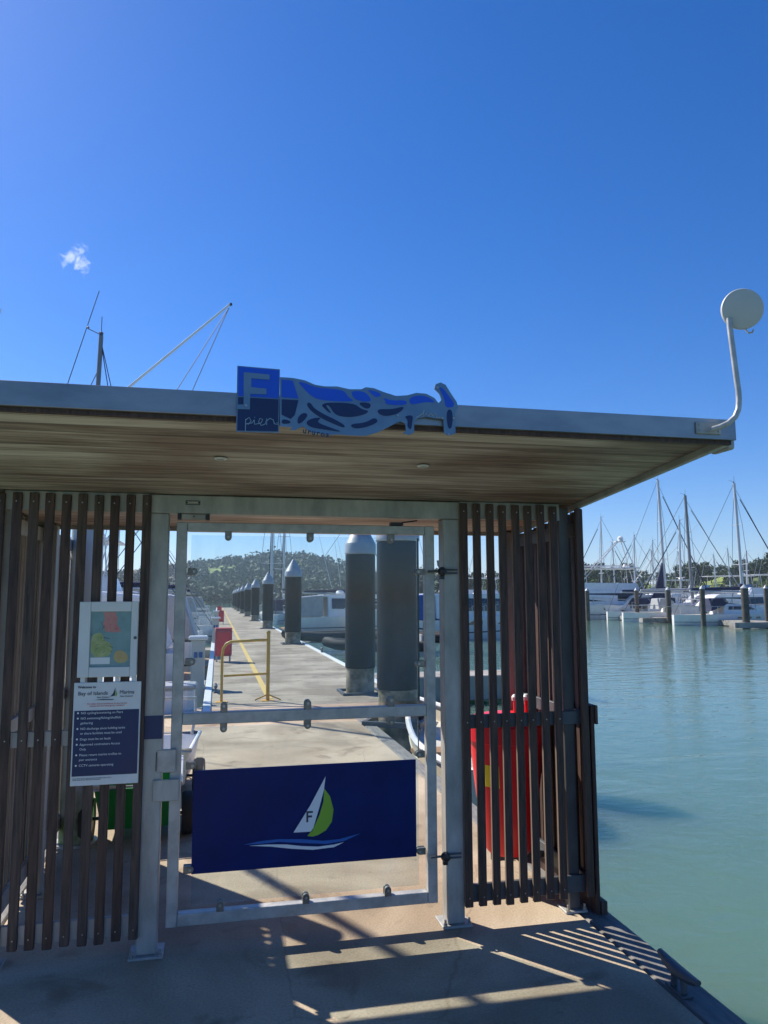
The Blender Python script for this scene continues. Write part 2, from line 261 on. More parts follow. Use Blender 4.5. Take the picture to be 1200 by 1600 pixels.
# ------------------------------------------------------------------ mesh helpers
class MB:
    def __init__(s): s.v = []; s.f = []
    def add(s, vs, fs):
        k = len(s.v); s.v += [Vector(v) for v in vs]; s.f += [tuple(i+k for i in f) for f in fs]; return s
    def box(s, x0, x1, y0, y1, z0, z1):
        return s.add([(x0,y0,z0),(x1,y0,z0),(x1,y1,z0),(x0,y1,z0),(x0,y0,z1),(x1,y0,z1),(x1,y1,z1),(x0,y1,z1)],
                     [(0,3,2,1),(4,5,6,7),(0,1,5,4),(1,2,6,5),(2,3,7,6),(3,0,4,7)])
    def tube(s, pts, r, n=8, r_end=None, cap=True, closed=False):
        pts = [Vector(p) for p in pts]; N = len(pts); rings = []
        prev = None
        for i, p in enumerate(pts):
            a = pts[(i-1) % N] if (i > 0 or closed) else p; b = pts[(i+1) % N] if (i < N-1 or closed) else p
            t = (b-a).normalized()
            if prev is None:
                ref = Vector((0, 0, 1)) if abs(t.z) < .9 else Vector((1, 0, 0)); u = t.cross(ref).normalized()
            else: u = (prev - t*prev.dot(t)).normalized()
            prev = u; v = t.cross(u)
            rr = r if r_end is None else r + (r_end-r)*i/max(1, N-1)
            rings.append([p + (u*cos(2*pi*k/n) + v*sin(2*pi*k/n))*rr for k in range(n)])
        vs = [q for rg in rings for q in rg]; fs = []
        M_ = N if closed else N-1
        for i in range(M_):
            j = (i+1) % N
            for k in range(n): fs.append((i*n+k, i*n+(k+1) % n, j*n+(k+1) % n, j*n+k))
        if cap and not closed:
            fs.append(tuple(reversed(range(n)))); fs.append(tuple((N-1)*n+k for k in range(n)))
        return s.add(vs, fs)
    def lathe(s, prof, c=(0, 0, 0), n=24, axis='z'):
        vs = []; fs = []; c = Vector(c)
        for r, z in prof:
            for k in range(n):
                a = 2*pi*k/n
                q = Vector((r*cos(a), r*sin(a), z))
                if axis == 'y': q = Vector((q.x, q.z, -q.y))
                if axis == 'x': q = Vector((q.z, q.x, q.y))
                vs.append(c+q)
        for i in range(len(prof)-1):
            for k in range(n): fs.append((i*n+k, i*n+(k+1) % n, (i+1)*n+(k+1) % n, (i+1)*n+k))
        fs.append(tuple(reversed(range(n)))); fs.append(tuple((len(prof)-1)*n+k for k in range(n)))
        return s.add(vs, fs)
    def plate(s, xz, y0, y1):
        """closed outline in X-Z, extruded along Y (y0 faces the viewer)"""
        n = len(xz)
        ar = sum(xz[i][0]*xz[(i+1) % n][1]-xz[(i+1) % n][0]*xz[i][1] for i in range(n))
        if ar < 0: xz = list(reversed(xz))
        vs = [(x, y0, z) for x, z in xz] + [(x, y1, z) for x, z in xz]
        fs = [tuple(range(n)), tuple(reversed(range(n, 2*n)))] + [((i+1) % n, i, n+i, n+(i+1) % n) for i in range(n)]
        return s.add(vs, fs)
    def solid(s, xz, wf, yoff=0):
        """side outline in X-Z given a half-width wf(x,z) across Y"""
        n = len(xz)
        ar = sum(xz[i][0]*xz[(i+1) % n][1]-xz[(i+1) % n][0]*xz[i][1] for i in range(n))
        if ar < 0: xz = list(reversed(xz))
        vs = [(x, yoff-wf(x, z), z) for x, z in xz] + [(x, yoff+wf(x, z), z) for x, z in xz]
        fs = [tuple(range(n)), tuple(reversed(range(n, 2*n)))] + [((i+1) % n, i, n+i, n+(i+1) % n) for i in range(n)]
        return s.add(vs, fs)
    def mesh(s, name):
        me = bpy.data.meshes.new(name); me.from_pydata([tuple(v) for v in s.v], [], s.f); me.update(); return me
def wloc(o):
    v = Vector((0, 0, 0))
    while o is not None: v += o.location; o = o.parent
    return v
def part(name, mb, m, parent=None, local=False, smooth=False, bevel=0, seg=1, label=None):
    """mesh object; vertices are given in world space unless local=True"""
    if parent is not None and not local:
        off = wloc(parent); mb.v = [v-off for v in mb.v]
    me = mb.mesh(name); mm = MT[m] if isinstance(m, str) else m; me.materials.append(mm)
    if smooth:
        for p_ in me.polygons: p_.use_smooth = True
        try: me.set_sharp_from_angle(angle=R(35))
        except Exception: pass
    o = bpy.data.objects.new(name, me); COL.objects.link(o)
    if parent is not None: o.parent = parent
    if bevel:
        b = o.modifiers.new('bevel', 'BEVEL'); b.width = bevel; b.segments = seg; b.limit_method = 'ANGLE'; b.angle_limit = R(50)
    if label: o['label'] = label
    return o
def tag(o, label, cat, group=None, kind=None):
    if label: o['label'] = label
    if cat: o['category'] = cat
    if group: o['group'] = group
    if kind: o['kind'] = kind
    return o
def thing(name, label, cat, loc=(0, 0, 0), rz=0, group=None):
    o = bpy.data.objects.new(name, None); COL.objects.link(o); o.location = loc; o.rotation_euler = (0, 0, rz); o.empty_display_size = .2
    return tag(o, label, cat, group)
def copy_tree(o, parent=None):
    c = o.copy(); COL.objects.link(c)
    if parent is not None: c.parent = parent
    for ch in list(o.children): copy_tree(ch, c)
    return c
def place(proto, first, loc, rz, label, group=None, scale=1.):
    o = proto if first else copy_tree(proto)
    o.location = loc; o.rotation_euler = (0, 0, rz); o.scale = (scale,)*3 if not isinstance(scale, tuple) else scale
    o['label'] = label
    if group: o['group'] = group
    return o
def text_mb(body, size, x, z, y, align='LEFT', ext=.0006, rot=0, space=1.0, spacing=1.0, bold=0):
    cu = bpy.data.curves.new('t', 'FONT'); cu.body = body; cu.size = size; cu.align_x = align; cu.extrude = ext; cu.space_line = space; cu.space_character = spacing; cu.offset = bold
    cu.resolution_u = 2
    ob = bpy.data.objects.new('t', cu); COL.objects.link(ob); bpy.context.view_layer.update()
    me = bpy.data.meshes.new_from_object(ob.evaluated_get(bpy.context.evaluated_depsgraph_get()))
    mb = MB(); c, s_ = cos(rot), sin(rot)
    mb.add([(x+v.co.x*c-v.co.y*s_, y-v.co.z, z+v.co.x*s_+v.co.y*c) for v in me.vertices], [tuple(p_.vertices) for p_ in me.polygons])
    bpy.data.objects.remove(ob); bpy.data.curves.remove(cu); bpy.data.meshes.remove(me)
    return mb
def merge(*mbs):
    r = MB()
    for m_ in mbs: r.add(m_.v, m_.f)
    return r
def structure(o): o['kind'] = 'structure'; return o
ART_board = [(0.0465, 2.3556), (0.1851, 2.3523), (0.1845, 2.1383), (0.0467, 2.136)]
ART_board_top = [(0.0504, 2.3518), (0.1825, 2.348), (0.1817, 2.2534), (0.051, 2.2543)]
ART_board_low = [(0.051, 2.2502), (0.1817, 2.2494), (0.1812, 2.1422), (0.0505, 2.1395)]
ART_F = [(0.067, 2.3338), (0.1509, 2.3309), (0.1512, 2.3138), (0.0921, 2.3149), (0.0926, 2.2851), (0.1417, 2.2825), (0.142, 2.2635), (0.0897, 2.2625), (0.0893, 2.2105), (0.0479, 2.2097), (0.0476, 2.2244), (0.0689, 2.2256)]
ART_body = [(0.1854, 2.3248), (0.2274, 2.3247), (0.2677, 2.3189), (0.3016, 2.3057), (0.3355, 2.3022), (0.3765, 2.3046), (0.4178, 2.2973), (0.4593, 2.2997), (0.4733, 2.3075), (0.5012, 2.3063), (0.5363, 2.2943), (0.5786, 2.2833), (0.6178, 2.2876), (0.65, 2.298), (0.686, 2.2972), (0.7148, 2.2838), (0.7292, 2.2667), (0.7402, 2.2781), (0.7332, 2.2992), (0.7152, 2.316), (0.719, 2.3321), (0.7373, 2.3403), (0.7555, 2.3328), (0.7734, 2.3051), (0.795, 2.2739), (0.7999, 2.2562), (0.7885, 2.2341), (0.7897, 2.1628), (0.764, 2.1532), (0.7482, 2.161), (0.7466, 2.2106), (0.714, 2.2125), (0.6852, 2.2161), (0.6565, 2.2097), (0.642, 2.1949), (0.6418, 2.1597), (0.6239, 2.1498), (0.6027, 2.1544), (0.6134, 2.1654), (0.61, 2.1898), (0.5923, 2.196), (0.557, 2.1768), (0.5149, 2.1539), (0.4732, 2.1403), (0.4181, 2.1392), (0.3772, 2.1408), (0.35, 2.1375), (0.3162, 2.1401), (0.2893, 2.1437), (0.2624, 2.1629), (0.2359, 2.1481), (0.2193, 2.1493), (0.2292, 2.1579), (0.1875, 2.1593)]
ART_bright = [[(0.1908, 2.3162), (0.2275, 2.315), (0.2468, 2.2557), (0.1916, 2.2567)], [(0.2423, 2.3125), (0.2678, 2.3106), (0.3016, 2.2953), (0.3765, 2.2949), (0.404, 2.2874), (0.4123, 2.2691), (0.4386, 2.2566), (0.3767, 2.2525), (0.3155, 2.2547), (0.2884, 2.2669), (0.2646, 2.2897)], [(0.4213, 2.2905), (0.4663, 2.2931), (0.4872, 2.2746), (0.4927, 2.2574), (0.449, 2.2585), (0.4317, 2.268)], [(0.4767, 2.3), (0.5152, 2.2931), (0.5306, 2.2827), (0.5081, 2.2723), (0.4942, 2.2856)], [(0.6248, 2.2788), (0.6572, 2.2899), (0.6931, 2.2862), (0.7219, 2.2664), (0.6857, 2.268), (0.6497, 2.2589), (0.6282, 2.2556)], [(0.5292, 2.2756), (0.5644, 2.2649), (0.6141, 2.2704), (0.6175, 2.255), (0.5785, 2.2501), (0.5397, 2.253), (0.5432, 2.2637)], [(0.7298, 2.3241), (0.748, 2.318), (0.766, 2.2939), (0.7875, 2.2663), (0.78, 2.2537), (0.7544, 2.2524), (0.7511, 2.2787), (0.7405, 2.3032)]]
ART_navy = [[(0.1917, 2.2499), (0.2469, 2.2495), (0.2354, 2.199), (0.2223, 2.1848), (0.1923, 2.1982)], [(0.1925, 2.1833), (0.2157, 2.181), (0.2257, 2.1713), (0.1927, 2.1664)], [(0.3155, 2.2457), (0.4317, 2.2506), (0.4594, 2.2298), (0.4871, 2.2257), (0.4663, 2.2107), (0.418, 2.1999), (0.3701, 2.2045), (0.3495, 2.2379), (0.3359, 2.2385), (0.3598, 2.2088), (0.3428, 2.2168)], [(0.2718, 2.2385), (0.2852, 2.2461), (0.3022, 2.2196), (0.3975, 2.1782), (0.4044, 2.1627), (0.377, 2.1704), (0.3226, 2.1931), (0.2888, 2.2154)], [(0.418, 2.1771), (0.4732, 2.1846), (0.5045, 2.2056), (0.5185, 2.1889), (0.4732, 2.168), (0.4318, 2.1619)], [(0.5116, 2.2339), (0.5642, 2.2353), (0.6104, 2.2497), (0.5925, 2.2241), (0.543, 2.209), (0.5185, 2.2168)], [(0.269, 2.1768), (0.2957, 2.1918), (0.326, 2.1954), (0.3059, 2.1786), (0.3499, 2.1636), (0.3976, 2.1486), (0.3499, 2.1533), (0.2892, 2.1594)], [(0.6066, 2.2143), (0.6387, 2.2194), (0.6349, 2.1945), (0.6311, 2.1662), (0.617, 2.1761), (0.6207, 2.2009)], [(0.7565, 2.2446), (0.7799, 2.2458), (0.7775, 2.1801), (0.7607, 2.1771)], [(0.2435, 2.1892), (0.2607, 2.2085), (0.2808, 2.2047), (0.2656, 2.1801), (0.2457, 2.1669)], [(0.4455, 2.2542), (0.4927, 2.2539), (0.4871, 2.2327), (0.4663, 2.2351)]]
ART_pier = [[(0.0765, 2.1785), (0.076, 2.1385)], [(0.0766, 2.1752), (0.0874, 2.1838), (0.0941, 2.1727), (0.0859, 2.161), (0.0768, 2.1619), (0.0974, 2.1662), (0.1037, 2.1765)], [(0.1037, 2.1765), (0.1052, 2.1619), (0.1136, 2.1636)], [(0.1136, 2.1636), (0.1265, 2.1676), (0.1309, 2.1792), (0.1217, 2.1828), (0.118, 2.1705), (0.1267, 2.1589), (0.1396, 2.1649)], [(0.1396, 2.1649), (0.1439, 2.1839), (0.1442, 2.1617)], [(0.144, 2.1752), (0.1543, 2.1844), (0.1655, 2.1796), (0.1689, 2.1663), (0.1807, 2.1655), (0.1767, 2.172)], [(0.1048, 2.186), (0.1055, 2.184)]]
ART_scr = [[(0.6502, 2.2119), (0.6718, 2.2257), (0.6769, 2.2401), (0.6717, 2.2151), (0.6861, 2.2264), (0.691, 2.2182), (0.7005, 2.2286), (0.7076, 2.2205), (0.7149, 2.2293), (0.722, 2.2155), (0.7386, 2.2163)]]
ART_txt = [(0.2628, 2.1518), (0.3485, 2.1408)]
ART_bolts = [(0.0769, 2.2222), (0.5831, 2.2143), (0.7253, 2.3196), (0.7421, 2.2125), (0.782, 2.2145), (0.763, 2.1569)]
ART_sail = [(0.5306, 0.7383), (0.5232, 0.6767), (0.5018, 0.5978), (0.468, 0.4861), (0.378, 0.4873), (0.4569, 0.6067)]
ART_green = [(0.5244, 0.6828), (0.5531, 0.6441), (0.5702, 0.5812), (0.5627, 0.5263), (0.5346, 0.4877), (0.4962, 0.4683), (0.4708, 0.4628), (0.4453, 0.467), (0.4768, 0.5075), (0.502, 0.5609), (0.5209, 0.6212)]
ART_wave1 = [(0.1463, 0.4482), (0.2199, 0.4585), (0.3068, 0.462), (0.42, 0.4541), (0.522, 0.4397), (0.5992, 0.4416), (0.7033, 0.4615), (0.6251, 0.4325), (0.5349, 0.4242), (0.4202, 0.4372), (0.307, 0.45), (0.2201, 0.4465)]
ART_wave2 = [(0.1709, 0.4417), (0.2573, 0.4415), (0.3447, 0.4353), (0.4203, 0.4226), (0.4966, 0.4147), (0.5735, 0.419), (0.6225, 0.4265), (0.5735, 0.4068), (0.4712, 0.402), (0.37, 0.4142), (0.2699, 0.431)]
ART_Fl = [(0.4358, 0.5309), (0.4699, 0.5813)]
# ================================================================== SETTING
WZ = -0.55
wm = MB().box(-1500, 1500, -300, 1800, WZ-12, WZ)
structure(part('harbour_water', wm, 'water'))
CX0, CX1 = -1.0, 1.835
structure(part('concrete_platform', MB().box(CX0, CX1, -4.5, 7.3, -.45, 0), 'concrete', bevel=.008))
structure(part('platform_edge', merge(MB().box(CX1+.008, 2.0, -4.5, 7.3, -.47, -.004), MB().box(CX0-.15, CX0-.008, -4.5, 7.3, -.47, -.004)), 'edge', bevel=.01))
structure(part('pier_deck', MB().box(-.06, 2.93, 7.306, 128, -.42, .004), 'pier'))
structure(part('pier_edge', merge(MB().box(2.932, 3.05, 7.31, 128, -.47, .035), MB().box(-.18, -.062, 7.31, 128, -.47, .03)), 'whitep', bevel=.01))
structure(part('finger_pontoon', merge(MB().box(3.06, 7.6, 11.2, 12.3, -.5, 0)), 'kerb', bevel=.02))
structure(part('painted_line', MB().box(.79, .89, 8.6, 127, .008, .0085), 'yline'))
# land: polar sheet around the harbour, hills behind
def az_of(px): return .2178 + math.atan((px-600)/1169.0)
def interp(t, tab):
    if t <= tab[0][0]: return tab[0][1]
    for (a, b), (c, d) in zip(tab, tab[1:]):
        if t <= c: return b+(d-b)*(t-a)/(c-a)
    return tab[-1][1]
SHORE = [(-500,300),(560,330),(700,170),(900,150),(1400,135)]
RIDGE = [(-500,700),(560,640),(720,330),(900,290),(1400,250)]
ELEV = [(-500,20),(150,24),(290,40),(360,50),(430,60),(480,56),(520,44),(600,26),(700,18),(860,26),(930,32),(960,18),(1040,20),(1080,30),(1180,34),(1300,30),(1500,20)]
def land_h(px, t):
    """t: 0 at the shore, 1 on the ridge, up to 1.6 beyond"""
    r = interp(px, RIDGE); top = 1.6 + interp(px, ELEV)/1169.0*r
    u = min(t, 1); k = u*u*(3-2*u)
    return -.9 + 1.1*min(1, t*14) + (top-.2)*k + sin(px*.031+t*5)*.35*k*(r/300) - max(0, t-1)*top*.5
def land_pt(px, t):
    a = az_of(px); r = interp(px, SHORE) + (interp(px, RIDGE)-interp(px, SHORE))*t
    return Vector((r*sin(a), -3.7+r*cos(a), land_h(px, t)))
lm = MB(); PX = list(range(-900, 2300, 20)); TT = [0,.03,.07,.12,.2,.3,.4,.5,.6,.7,.8,.9,1,1.15,1.4,1.7]
lm.add([land_pt(x, t) for t in TT for x in PX], [(j*len(PX)+i, j*len(PX)+i+1, (j+1)*len(PX)+i+1, (j+1)*len(PX)+i) for j in range(len(TT)-1) for i in range(len(PX)-1)])
structure(part('hills', lm, 'grass', smooth=True))
# far wood on the left-hand hill: one mass
def leaf_clump(mb, c, r, n, s, rnd, flat=.8):
    vs = []; fs = []
    for _ in range(n):
        d = Vector((rnd.gauss(0, 1), rnd.gauss(0, 1), rnd.gauss(0, 1))); d.normalize()
        q = c + Vector((d.x*r, d.y*r, d.z*r*flat))*(rnd.random()**.4)
        a = Vector((rnd.gauss(0, 1), rnd.gauss(0, 1), rnd.gauss(0, .6))).normalized(); b = a.cross(Vector((rnd.gauss(0, 1), rnd.gauss(0, 1), rnd.gauss(0, 1)))).normalized()
        z = s*rnd.uniform(.6, 1.3); k = len(vs)
        vs += [q-a*z*.6-b*z*.5, q+a*z*.6-b*z*.35, q+a*z*.4+b*z*.5, q-a*z*.5+b*z*.4]; fs.append((k, k+1, k+2, k+3))
    mb.add(vs, fs)
rnd = random.Random(3); wd = MB()
for _ in range(3600):
    px = rnd.uniform(-60, 700); t = rnd.uniform(.0, 1.12)
    if 325 < px < 372 and .52 < t < .72: continue
    P = land_pt(px, t); h = rnd.uniform(3.5, 8) * (1.35 if rnd.random() < .06 else 1)
    leaf_clump(wd, P+Vector((0, 0, h*.45)), h*.55, 18, 1.7, rnd, 1.15)
tag(part('hillside_wood', wd, 'leafm'), 'dense dark green wood covering the far hill beyond the pier', 'wood', kind='stuff')
# shore scrub on the right, one mass
sb = MB()
for _ in range(1500):
    px = rnd.uniform(690, 1330); t = rnd.choice([rnd.uniform(.01, .12), rnd.uniform(.3, .95)])
    if t > .2 and (1000 < px < 1042 or 1092 < px < 1132) : continue
    P = land_pt(px, t); h = rnd.uniform(1.0, 2.4)
    leaf_clump(sb, P+Vector((0, 0, h*.4)), h, 13, .9, rnd, .7)
tag(part('shore_scrub', sb, 'leafl'), 'low green scrub along the far shore and slope', 'scrub', kind='stuff')
def tree_proto(seed, h, wd_, mt, label, kind):
    rn = random.Random(seed); root = thing('broadleaf_tree' if kind else 'conifer_tree', label, 'tree')
    tk = MB(); tk.tube([(0,0,-.3),(.1,0,h*.3),(-.08,.1,h*.62)], h*.028, 7, h*.012)
    lim = []
    for k in range(5):
        a = k*1.26+rn.random(); z0 = h*rn.uniform(.25, .5); e = Vector((cos(a)*wd_*.3, sin(a)*wd_*.3, z0+h*.22)); lim.append(e)
        tk.tube([(0,0,z0), (e*.5+Vector((0,0,z0*.45))), e], h*.012, 5, h*.005)
    part('trunk', tk, 'bark', root, local=True)
    cr = MB()
    for k in range(34 if kind else 26):
        if kind:
            a = rn.uniform(0, 6.28); rr = wd_*.5*rn.random()**.55; z = h*rn.uniform(.3, .95); s = 1-.55*max(0, (z/h-.6)/.4)
            c = Vector((cos(a)*rr*s, sin(a)*rr*s, z)); q = h*rn.uniform(.09, .15)
        else:
            z = h*(.15+.85*k/26); s = (1-z/h)*.9+.08; a = rn.uniform(0, 6.28); c = Vector((cos(a)*wd_*.28*s, sin(a)*wd_*.28*s, z)); q = wd_*.36*s+.2
        leaf_clump(cr, c, q, 26, h*.05, rn, .8)
    part('crown', cr, mt, root, local=True); return root
protos = [tree_proto(1, 10, 9, 'leafd', '', 1), tree_proto(2, 9, 10, 'leafm', '', 1), tree_proto(5, 11, 8, 'leafd', '', 1), tree_proto(8, 8, 8, 'leafl', '', 1), tree_proto(9, 13, 6, 'leafd', '', 0)]
used = [False]*5
KIND = ['dark rounded tree on the far shore beyond the moored boats', 'mid green spreading tree on the far shore slope', 'tall dark bushy tree on the far ridge', 'pale green low tree on the far shore beyond the masts', 'narrow dark conifer rising from the far shore trees']
# (image column, depth t, top above the horizon in px, kind)
TREES = [(700,.2,28,0),(716,.4,36,1),(732,.3,40,0),(748,.5,38,2),(764,.3,42,0),(779,.4,38,1),(795,.5,42,2),(812,.3,44,0),(830,.4,42,2),(848,.3,46,1),(866,.5,46,0),(884,.3,50,2),(900,.4,52,0),(908,.2,54,2),(921,.5,50,0),(934,.3,52,2),(946,.2,42,1),(957,.5,50,4),(966,.3,46,0),(979,.5,50,2),(991,.3,38,1),(1003,.8,40,0),(1014,.9,35,0),(1026,.95,36,2),(1038,.9,35,0),(1050,.9,35,2),(1060,.4,46,2),(1068,.3,49,0),(1080,.35,50,2),(1091,.45,50,0),(1101,.5,50,2),(1109,.55,46,0),(1121,.8,38,1),(1129,.6,46,0),(1139,.5,42,2),(1147,.4,42,1),(1157,.45,52,2),(1166,.5,50,0),(1175,.4,48,1),(1184,.45,52,2),(1194,.5,56,0),(1205,.4,62,2),(1220,.3,56,0),(1240,.4,60,2),(1262,.4,55,1),(1184,.08,26,3),(1196,.06,24,3),(1150,.07,20,3),(948,.07,24,3),(920,.06,26,3),(760,.06,20,3),(1243,.1,30,3)]
for px, t, el, k in TREES:
    P = land_pt(px, t); dist = (P-Vector((0,-3.7,1.6))).length; top = 1.6+el/1169*dist
    H0 = [10, 9, 11, 8, 13][k]; s = max(.25, (top-P.z)/H0*.98); ws = min(s, 1.25)*random.uniform(.85, 1.1)
    place(protos[k], not used[k], P, random.uniform(0, 6), KIND[k], 'trees on the far shore', (ws, ws, s)); used[k] = True
# little cloud
cm = bpy.data.materials.new('cloud_wisp'); cm.use_nodes = True; n = cm.node_tree; n.nodes.clear(); L = n.links.new
o_ = n.nodes.new('ShaderNodeOutputMaterial'); pv = n.nodes.new('ShaderNodeVolumePrincipled'); pv.inputs['Color'].default_value = (1, 1, 1, 1); pv.inputs['Anisotropy'].default_value = .35
tc = n.nodes.new('ShaderNodeTexCoord'); no = n.nodes.new('ShaderNodeTexNoise'); no.inputs['Scale'].default_value = 3.4; no.inputs['Detail'].default_value = 8; no.inputs['Distortion'].default_value = .8; no.inputs['Roughness'].default_value = .6
L(tc.outputs['Generated'], no.inputs[0])
sb_ = n.nodes.new('ShaderNodeVectorMath'); sb_.operation = 'DISTANCE'; sb_.inputs[1].default_value = (.5, .5, .5); L(tc.outputs['Generated'], sb_.inputs[0])
mr = n.nodes.new('ShaderNodeMath'); mr.operation = 'MULTIPLY_ADD'; mr.inputs[1].default_value = -.62; L(sb_.outputs['Value'], mr.inputs[0]); L(no.outputs['Fac'], mr.inputs[2])
m2_ = n.nodes.new('ShaderNodeMapRange'); m2_.inputs[1].default_value = .36; m2_.inputs[2].default_value = .54; m2_.inputs[4].default_value = .10; L(mr.outputs[0], m2_.inputs[0]); L(m2_.outputs[0], pv.inputs['Density']); L(pv.outputs[0], o_.inputs['Volume'])
def dir_px(x, y):
    return (fw*1168.96 + r2*(x-600) - u2*(y-800)).normalized()
MT['cloud'] = cm
cc = Vector((0, -3.7, 1.6)) + dir_px(122, 406)*900
cl = part('wispy_cloud', MB().lathe([(.5,-26),(13,-21),(20,-9),(22,0),(20,9),(13,21),(.5,26)], cc, 20), 'cloud'); tag(cl, 'small white wisp of cloud high in the blue sky', 'cloud', kind='structure')
# ================================================================== SHELTER
SH = thing('gate_shelter', 'grey steel gate shelter with flat boarded roof at the pier entrance', 'shelter', (.45, 0, 0))
def sz(y): return 2.10 - .08*y           # underside of the boards
YF, YR, XL, XR = -1.25, .95, -1.06, 1.90
def slab(x0, x1, y0, y1, d0, d1):
    return MB().add([(x0,y0,sz(y0)+d0),(x1,y0,sz(y0)+d0),(x1,y1,sz(y1)+d0),(x0,y1,sz(y1)+d0),(x0,y0,sz(y0)+d1),(x1,y0,sz(y0)+d1),(x1,y1,sz(y1)+d1),(x0,y1,sz(y1)+d1)],
                    [(0,3,2,1),(4,5,6,7),(0,1,5,4),(1,2,6,5),(2,3,7,6),(3,0,4,7)])
part('soffit', slab(XL+.04, XR-.03, YF+.02, YR-.02, 0, .02), 'soffit', SH)
part('roof_sheet', slab(XL+.01, XR-.005, YF+.004, YR-.004, .03, .045), 'zinc', SH)
part('fascia', MB().box(XL, XR+.01, YF-.016, YF, 2.190, 2.268), 'zinc', SH, bevel=.0012)
part('edge_board', merge(slab(XL, XR, YF+.001, YF+.018, -.024, .018)), 'slat', SH)
part('side_fascia', slab(XR-.025, XR, YF+.019, YR, -.026, .055), 'galv_dirty', SH, bevel=.002)
part('side_fascia', slab(XL, XL+.025, YF+.019, YR, -.026, .055), 'galv_dirty', SH, bevel=.002)
part('rear_fascia', slab(XL+.026, XR-.026, YR-.018, YR, -.022, .055), 'galv_dirty', SH)
part('gutter_end', MB().box(XR+.012, XR+.045, -1.215, -1.10, 2.165, 2.215), 'galv_dirty', SH, bevel=.012, seg=3)
for x in (0.0, .833): 
    d = part('downlight', MB().lathe([(.022,0),(.026,.002),(.026,.006),(.008,.008)], (x, -.7, sz(-.7)-.009), 20), 'whitep', SH, smooth=True)
    part('lens', MB().lathe([(.001,0),(.015,.0),(.015,.002),(.001,.003)], (x, -.7, sz(-.7)-.0115), 16), 'galv', d)
# portal and corner posts
def post(x0, x1, y0, y1, ztop, plate=True, name='post', m='galv_dirty'):
    p_ = part(name, MB().box(x0, x1, y0, y1, .012 if plate else 0, ztop), m, SH, bevel=.006, seg=2)
    if plate:
        part('base_plate', MB().box(x0-.03, x1+.03, y0-.022, y1+.03, .0, .0115), 'galv_dirty', p_, bevel=.002)
        for bx in (x0-.016, x1+.016):
            part('anchor_bolt', merge(MB().lathe([(.010,0),(.010,.012),(.006,.013),(.006,.03),(.001,.031)], (bx, y0-.014, .012), 6)), 'bolt', p_)
    return p_
PL = post(-.325, -.235, 0, .09, 2.0055); PR = post(1.132, 1.222, 0, .09, 2.0055)
part('header', MB().box(-.325, 1.222, -.0025, .09, 2.006, 2.095), 'galv_dirty', SH, bevel=.005, seg=2)
post(1.792, 1.852, .03, .09, 2.085, m='postdark'); post(-.975, -.915, .03, .09, 2.085)
post(-.97, -.90, .85, .92, 2.02); post(1.80, 1.868, .85, .92, 2.02)
part('sticker', MB().box(-.327, -.235, -.0035, -.001, .955, 1.06), 'signnavy', SH)
lp = part('name_plate', MB().box(-.160, -.092, -.0055, -.003, 2.048, 2.069), 'black', SH)
part('name_plate_face', merge(MB().box(-.156, -.096, -.0065, -.0056, 2.052, 2.054), MB().box(-.156, -.096, -.0065, -.0056, 2.063, 2.065), MB().box(-.150, -.102, -.0065, -.0056, 2.056, 2.061)), 'beige', lp)
# ------------------------------------------------------------------ slatted screens
def bolt_mb(mb, x, y, z, axis='y', r=.0034): mb.lathe([(r,-.003),(r,.0),(r*.5,.002),(.0005,.0025)], (x, y, z), 6, axis)
S_ = .0713
def front_screen(name, label, x0, nslat, rm, rb, railx):
    T = thing(name, label, 'slat screen', (x0, -.01, .09), group='slatted screens of the shelter')
    for k, (z0, z1) in enumerate(((.105, .188), (.94, 1.008), (2.008, 2.098))):
        part('rail', MB().box(railx[0], railx[1] if (k < 2 or railx[0] < 0) else 1.785, .0, .022 if k != 2 else .03, z0, z1), rm if k < 2 else 'galv_dirty', T, bevel=.002)
    for i in range(nslat):
        x = x0 + S_*i; j = random.uniform(-.0015, .0015); dz = random.uniform(-.004, .004)
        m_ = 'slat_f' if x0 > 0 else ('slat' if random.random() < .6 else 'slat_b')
        s = part('slat', MB().box(x-.020+j, x+.020+j, -.0235, -.0015, .088+dz, 2.085+dz), m_, T, bevel=.003)
        for z in (.135, .975, 2.045):
            b = MB(); bolt_mb(b, x+j+random.uniform(-.003, .003), -.0245, z); part('bolt', b, 'bolt', s)
    return T
front_screen('slat_screen', 'dark timber slat screen left of the gate holding the map and rules', -.907-S_, 10, 'galv_dirty', 0, (-.965, -.327))
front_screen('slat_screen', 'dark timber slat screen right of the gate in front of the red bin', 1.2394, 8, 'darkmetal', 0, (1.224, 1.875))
def side_screen(label, x, y0, y1, n, corner):
    T = thing('slat_screen', label, 'slat screen', (x, y0, .09), group='slatted screens of the shelter')
    for z0, z1 in ((.105, .188), (.94, 1.008), (1.925, 2.0)):
        part('rail', MB().box(x-.011, x+.011, y0+.03, y1, z0, z1), 'darkmetal' if x > 0 else 'galv_dirty', T, bevel=.002)
    for i in range(n):
        y = y0 + .02 + S_*i; o = .0125 if x > 0 else -.0125
        xa, xb = sorted((x+o, x+o*(1+(1.7 if x > 0 else 3.6))))
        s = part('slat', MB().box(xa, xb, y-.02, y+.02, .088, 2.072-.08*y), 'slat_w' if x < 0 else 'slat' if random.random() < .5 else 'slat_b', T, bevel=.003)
        if x > 0:
            for z in (.135, .975, 1.96):
                b = MB(); bolt_mb(b, xb, y, z, 'x'); part('bolt', b, 'bolt', s)
    return T
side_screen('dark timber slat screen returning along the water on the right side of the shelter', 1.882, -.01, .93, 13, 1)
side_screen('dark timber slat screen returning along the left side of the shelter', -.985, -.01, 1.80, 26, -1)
CS = bpy.data.objects['slat_screen.001']
s = part('slat', MB().box(1.862, 1.902, -.0335, -.0135, .088, 2.072), 'slat', CS, bevel=.003)
